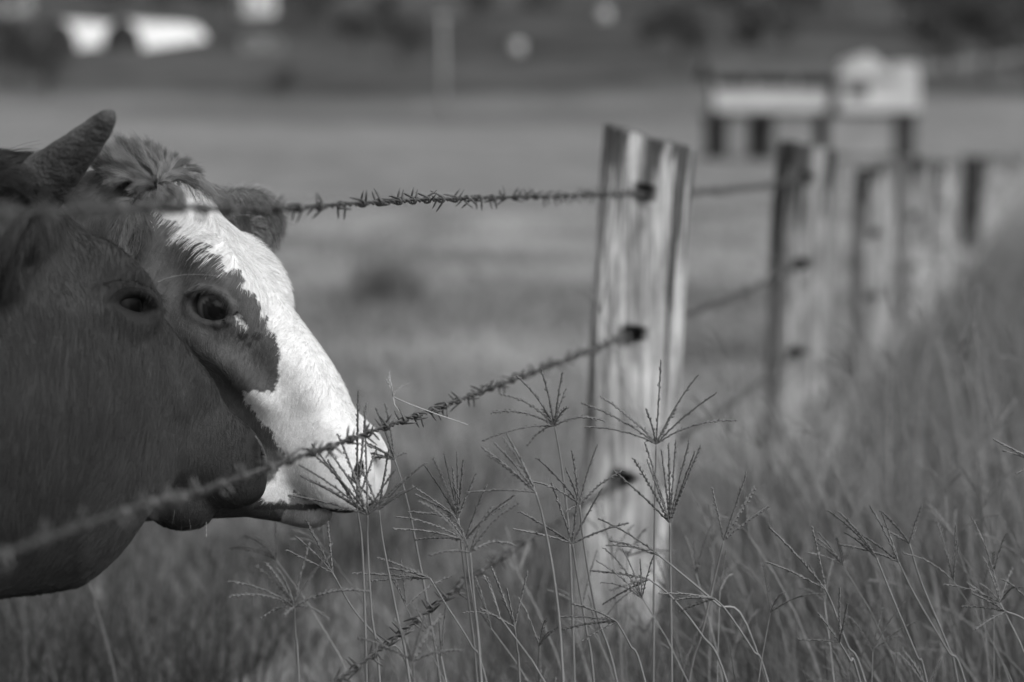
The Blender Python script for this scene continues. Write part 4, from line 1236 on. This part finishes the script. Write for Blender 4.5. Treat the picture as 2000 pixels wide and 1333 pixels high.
# seed heads: culm with a digitate fan of braided spikes
def spike_arrays(path, r=.0013, lod=0):
    t_, n_, b_ = frames(path)
    sl = np.concatenate([[0], np.cumsum(np.linalg.norm(np.diff(path, axis=0), axis=1))]); Ls = sl[-1]
    V, Q, T = tube_arrays(path, r * .45, 4, True)
    Vs, Ts = [V], [T]; Qs = [Q]; n0 = len(V)
    if lod == 0:
        m = max(6, int(Ls / .0034))
        s = np.linspace(.004, Ls - .001, m)
        c = np.stack([np.interp(s, sl, path[:, i]) for i in range(3)], 1)
        tt = unit(np.stack([np.interp(s, sl, t_[:, i]) for i in range(3)], 1)); bb = unit(np.stack([np.interp(s, sl, b_[:, i]) for i in range(3)], 1)); nn = np.cross(tt, bb)
        sg = np.where(np.arange(m) % 2 == 0, 1.0, -1.0)[:, None]
        d = unit(tt * 1.0 + bb * sg * .45 + nn * rng.normal(size=(m, 1)) * .25)
        ll = (.0068 * rng.uniform(.8, 1.2, m) * np.clip(1.15 - .5 * (s / Ls) ** 4, .4, 1))[:, None]
        base = c + bb * sg * r * .35
        tip = base + d * ll; mid = base + d * ll * .45 + bb * sg * r * .25
        e1 = bb * r * .55; e2 = nn * r * .62
        sp = np.stack([base, mid + e1, mid + e2, mid - e1, mid - e2, tip], 1).reshape(-1, 3)
        k = (np.arange(m) * 6)[:, None, None]
        tr = np.array([(0, 2, 1), (0, 3, 2), (0, 4, 3), (0, 1, 4), (5, 1, 2), (5, 2, 3), (5, 3, 4), (5, 4, 1)])[None]
        Vs.append(sp); Ts.append((k + tr).reshape(-1, 3) + n0)
    return np.concatenate(Vs), np.concatenate(Qs), np.concatenate(Ts)

def seed_head(node, D, tips, stem, label, arch=.18, r=.0013, val=.15, dj=.03, rs=.0015, group='seeding grass stalks by the fence'):
    """node/tips/stem are photograph pixels; every point gets its own distance near D."""
    N_ = P(node[0], node[1], D)
    pts = [N_] + [P(x, y, D + .02 * (i + 1)) for i, (x, y) in enumerate(stem)]
    last = pts[-1]; prev = pts[-2]
    dirv = (last - prev) / max(1e-6, np.linalg.norm(last - prev))
    k = max(.05, last[2]) ; lean = np.clip(dirv[:2] / max(.3, -dirv[2]), -.5, .5) * .6
    base = np.array([last[0] + lean[0] * k, last[1] + lean[1] * k, -.01])
    root = empty('grass_stalk', base); tag(root, label, 'grass stalk', group)
    sp = spline(pts + [base], 26)
    g = Geo(); g.tube(sp - base, np.linspace(rs * .8, rs * 1.5, 26), 6, a=val * 1.25); g.put('stem', M_stem, root)
    for (x, y) in tips:
        Tp = P(x, y, D + random.uniform(-dj, dj))
        v = Tp - N_; L_ = np.linalg.norm(v)
        ctrl = N_ + v * .45 + np.array([0, 0, arch * L_ * random.uniform(.5, 1.2)]) + np.array([0, random.uniform(-.1, .1) * L_, 0])
        path = bez(N_, ctrl, Tp, 18)
        path = path + (np.linspace(0, 1, 18) ** 2)[:, None] * 0
        V, Q, T = spike_arrays(path, r * random.uniform(.85, 1.15))
        g = Geo(); g.add(V - base, T, Q, a=val * random.uniform(.75, 1.25)); g.put('seed_spike', M_seed, root, False)
    return root

HEADS = [
 ((1282, 868), 3.52, [(1291, 706), (1362, 735), (1397, 770), (1434, 822), (1174, 775), (1136, 788), (1144, 834), (1320, 800), (1262, 800)], [(1279, 1000), (1276, 1333)], 'tall stalk with wide spread spikes in front of the nearest post', .16),
 ((1308, 1022), 3.46, [(1238, 897), (1260, 866), (1265, 902), (1306, 868), (1320, 862), (1346, 865), (1356, 886), (1368, 873), (1200, 921), (1292, 880)], [(1309, 1100), (1312, 1333)], 'stalk with narrow upright fan of spikes at the foot of the nearest post', .04),
 ((1083, 832), 3.50, [(1008, 734), (1058, 725), (1098, 730), (1104, 763), (961, 806), (944, 861), (1030, 869), (1108, 797), (1180, 822), (978, 770), (1060, 800)], [(1098, 920), (1112, 1060), (1122, 1333)], 'stalk with drooping spikes left of the nearest post', .22),
 ((1132, 986), 3.42, [(1166, 872), (1117, 882), (1106, 918), (1050, 896), (1036, 940), (1216, 920), (1105, 1000)], [(1140, 1060), (1165, 1200), (1205, 1333)], 'stalk in front of the lowest wire with bent small leaf at its node', .12),
 ((1118, 1062), 3.40, [(1176, 955), (1226, 1022), (1016, 1000), (1004, 1034), (1078, 946), (1130, 960)], [(1125, 1110), (1145, 1230), (1160, 1333)], 'low stalk with spiky open fan right of the lowest wire', .05),
 ((771, 898), 3.47, [(628, 868), (640, 905), (622, 890), (735, 800), (752, 790), (790, 886), (700, 862), (690, 905), (650, 925), (745, 830)], [(790, 960), (812, 1060), (860, 1333)], 'stalk whose spikes reach left across the white muzzle', .20),
 ((718, 1006), 3.20, [(586, 910), (592, 932), (566, 968), (600, 878), (660, 850), (640, 880), (800, 930), (790, 958), (770, 920), (712, 800)], [(718, 1060), (726, 1200), (742, 1333)], 'blurred stalk with broad fan in front of the muzzle', .10),
 ((697, 992), 3.24, [(590, 930), (610, 870), (700, 768), (716, 790), (640, 900), (735, 880)], [(708, 1080), (716, 1333)], 'blurred stalk with tall spikes rising past the white nose', .08),
 ((740, 996), 3.26, [(830, 905), (815, 950), (700, 905), (760, 880), (680, 930)], [(748, 1060), (775, 1200), (800, 1333)], 'blurred stalk leaning right below the white muzzle', .10),
 ((895, 1012), 3.42, [(830, 910), (846, 895), (868, 890), (893, 887), (930, 926), (806, 950), (812, 966), (800, 1000), (905, 900), (884, 915)], [(905, 1100), (918, 1200), (932, 1333)], 'stalk with dense dark upright fan right of the muzzle', .05),
 ((908, 1056), 3.42, [(776, 1010), (770, 1034), (812, 1055), (1004, 968), (990, 985), (860, 1000), (950, 950)], [(915, 1120), (935, 1250), (940, 1333)], 'stalk with nearly level spikes right of the muzzle', .12),
 ((918, 1080), 3.14, [(1010, 985), (1004, 1065), (840, 1085), (820, 980), (960, 990), (880, 1000)], [(925, 1160), (940, 1333)], 'blurred stalk with arching spikes in the bottom centre', .24),
 ((1046, 962), 3.18, [(944, 876), (968, 868), (984, 856), (991, 850), (955, 890), (912, 962)], [(1062, 1020), (1085, 1150), (1100, 1333)], 'blurred stalk with feathery head bending to the left', .10),
 ((575, 1186), 3.12, [(500, 1106), (520, 1100), (446, 1136), (450, 1166), (512, 1206), (556, 1202), (605, 1062), (642, 1090), (720, 1156), (642, 1210), (540, 1110)], [(577, 1240), (584, 1333)], 'blurred stalk with star shaped head at the lower left', .20),
 ((806, 1292), 3.05, [(700, 1246), (742, 1262), (862, 1200), (900, 1270), (770, 1210), (830, 1205)], [(808, 1333), (812, 1400)], 'blurred stalk with head at the bottom edge', .15),
 ((1413, 1056), 3.44, [(1391, 954), (1458, 926), (1474, 954), (1500, 990)], [(1398, 1120), (1370, 1240), (1345, 1333)], 'stalk with four upright spikes right of the nearest post', .02),
 ((1612, 1152), 3.44, [(1502, 1030), (1586, 1030), (1498, 1098)], [(1625, 1180), (1655, 1260), (1690, 1333)], 'stalk with three spikes leaning left in the lower right', .06),
 ((1712, 1090), 3.44, [(1618, 998), (1640, 1002), (1650, 1040)], [(1740, 1160), (1790, 1280), (1810, 1333)], 'leftmost of three leaning stalks in the lower right', .10),
 ((1755, 1098), 3.46, [(1642, 1064), (1700, 990), (1722, 1002), (1690, 1050)], [(1785, 1160), (1850, 1270), (1885, 1333)], 'middle of three leaning stalks in the lower right', .08),
 ((1776, 1062), 3.48, [(1722, 1000), (1800, 988), (1792, 1010), (1740, 1040)], [(1800, 1140), (1850, 1260), (1870, 1333)], 'rightmost of three leaning stalks in the lower right', .08),
 ((1288, 1086), 3.40, [(1192, 1056), (1170, 1014), (1186, 1066)], [(1330, 1120), (1400, 1180), (1470, 1250)], 'slanting stalk with drooping spikes low before the nearest post', .10),
 ((1268, 1132), 3.40, [(1156, 1115), (1192, 1154), (1178, 1180)], [(1310, 1165), (1370, 1240), (1420, 1333)], 'slanting stalk with level spikes below the others at the nearest post', .08),
 ((1396, 1170), 3.40, [(1290, 1160), (1330, 1194), (1320, 1172)], [(1420, 1195), (1470, 1270), (1500, 1333)], 'slanting stalk with short spikes right of the nearest post', .10),
 ((840, 1130), 3.40, [(740, 1090), (690, 1120), (720, 1135), (760, 1110)], [(870, 1180), (920, 1260), (950, 1333)], 'slanting thin stalk above the lowest wire', .06),
 ((650, 1120), 3.42, [(580, 1050), (600, 1020), (640, 1020), (560, 1075)], [(690, 1190), (750, 1260), (800, 1310)], 'slanting stalk with fine spikes below the white muzzle', .06),
 ((1005, 1225), 3.38, [(960, 1110), (990, 1150), (1030, 1120), (940, 1190)], [(1010, 1270), (1015, 1333)], 'short stalk standing beside the lowest wire', .05),
 ((2030, 905), 3.46, [(1943, 860), (1985, 925), (1960, 880)], [(2045, 1000), (2060, 1333)], 'stalk entering from the right edge', .02),
 ((1965, 1195), 3.42, [(1890, 1140), (1880, 1185), (1905, 1230), (1900, 1160)], [(2000, 1210), (2060, 1260), (2100, 1333)], 'stalk with level spikes near the lower right corner', .08),
 ((1640, 1255), 3.40, [(1640, 1150), (1655, 1180), (1560, 1250), (1600, 1200)], [(1660, 1290), (1680, 1333)], 'stubby dark stalk low on the right', .04),
 ((1205, 1215), 3.38, [(1100, 1230), (1120, 1180), (1090, 1205), (1140, 1250)], [(1230, 1260), (1260, 1333)], 'low stalk with level spikes at the bottom centre', .08),
]
for nd, D, tips, stem, lab, arch in HEADS:
    blur = D < 3.3
    seed_head(nd, D, tips, stem, lab, arch, r=.0025, val=.14)

# dry straw caught on the middle wire
root = empty('dry_straw', P(770, 790, 3.44)); tag(root, 'pale broken straw caught on the middle wire above the muzzle', 'straw')
o_ = np.array(root.location)
M_straw = material('dry_straw', .24, .36, rough=.6, scale=20)
g = Geo(); g.tube(np.array([P(x, y, 3.44) for x, y in ((768, 776), (800, 790), (860, 812), (914, 830))]) - o_, [.0011, .0009, .0008, .0005], 5)
g.tube(np.array([P(x, y, 3.44) for x, y in ((768, 776), (770, 790), (782, 808))]) - o_, [.0011, .001, .0008], 5)
g.tube(np.array([P(x, y, 3.45) for x, y in ((768, 776), (765, 755), (758, 735))]) - o_, [.0009, .0006, .0003], 5); g.put('straw_stem', M_straw, root)
for tp in ((760, 728), (754, 742), (800, 750)):
    pth = bez(P(768, 780, 3.45), P(766, 760, 3.45), P(tp[0], tp[1], 3.46), 10)
    V, Q, T = spike_arrays(pth, .0011); g = Geo(); g.add(V - o_, T, Q, a=.35); g.put('seed_spike', M_seed, root, False)

# the uncounted rest of the seeding grass: thin culms with a few spikes each
G = Geo()
def rest(n, D0, D1, cond, h0, h1, val, dp=1.0, lod=0, az0=math.pi):
    pos = scatter(n, D0, D1, cond, dp)
    for p in pos:
        h = random.uniform(h0, h1); az = random.gauss(az0, .9); ln = random.uniform(.05, .5) * h
        top = p + np.array([math.cos(az) * ln, math.sin(az) * ln, h])
        path = bez(p, p + np.array([math.cos(az) * ln * .2, math.sin(az) * ln * .2, h * .6]), top, 7)
        V, Q, T = tube_arrays(path, np.linspace(.0016, .0010, 7), 3, False); G.add(V, Q=Q, a=val * random.uniform(.7, 1.5))
        k = random.randint(3, 6); sd_ = path[-1] - path[-2]; sd_ /= np.linalg.norm(sd_)
        for _ in range(k):
            d = sd_ + np.array([random.gauss(0, .45), random.gauss(0, .45), random.gauss(0, .3)]); d /= np.linalg.norm(d)
            L_ = random.uniform(.05, .10)
            e = top + d * L_ + np.array([0, 0, -.2 * L_ * random.random()])
            V, Q, T = spike_arrays(bez(top, top + d * L_ * .5 + np.array([0, 0, .1 * L_]), e, 6), .0017 if lod == 0 else .0026, lod); G.add(V, T, Q, a=val * random.uniform(.8, 1.4))
rest(260, 3.3, 4.4, lambda x, D: (x > fence_x(D) + .12) & (x > .12), .22, .50, .15, 1.0, 0)
rest(70, 3.2, 4.2, lambda x, D: (x > fence_x(D) - .2) & (x < fence_x(D) + .35) & (x > -.28), .24, .50, .15, 1.0, 0)
rest(420, 4.4, 12, lambda x, D: x > fence_x(D) + .05, .45, .80, .15, 1.0, 1)
o = put('seeding_grass', G.mesh('seeding_grass', False), M_seed); tag(o, 'tangle of thin seeding grass culms behind the counted stalks', 'grass', kind='stuff')

# dark tussock out in the pasture
p = ground_hit(762, 612) if False else np.array([P(762, 600, 17.6)[0], 17.6, 0.0])
n = 500
pos = np.stack([rng.normal(0, .12, n), rng.normal(0, .12, n), np.zeros(n)], 1)
V, Q, vv = blades(pos, rng.uniform(.18, .48, n), np.full(n, .007), rng.uniform(.1, .9, n), rng.uniform(0, 6.28, n), rng.uniform(.12, .20, n), 3)
o = put('tussock', raw_mesh('tussock', V, Q, True, vv), M_blade, loc=p); tag(o, 'dark tussock of rushes alone in the open pasture', 'tussock', kind='stuff')
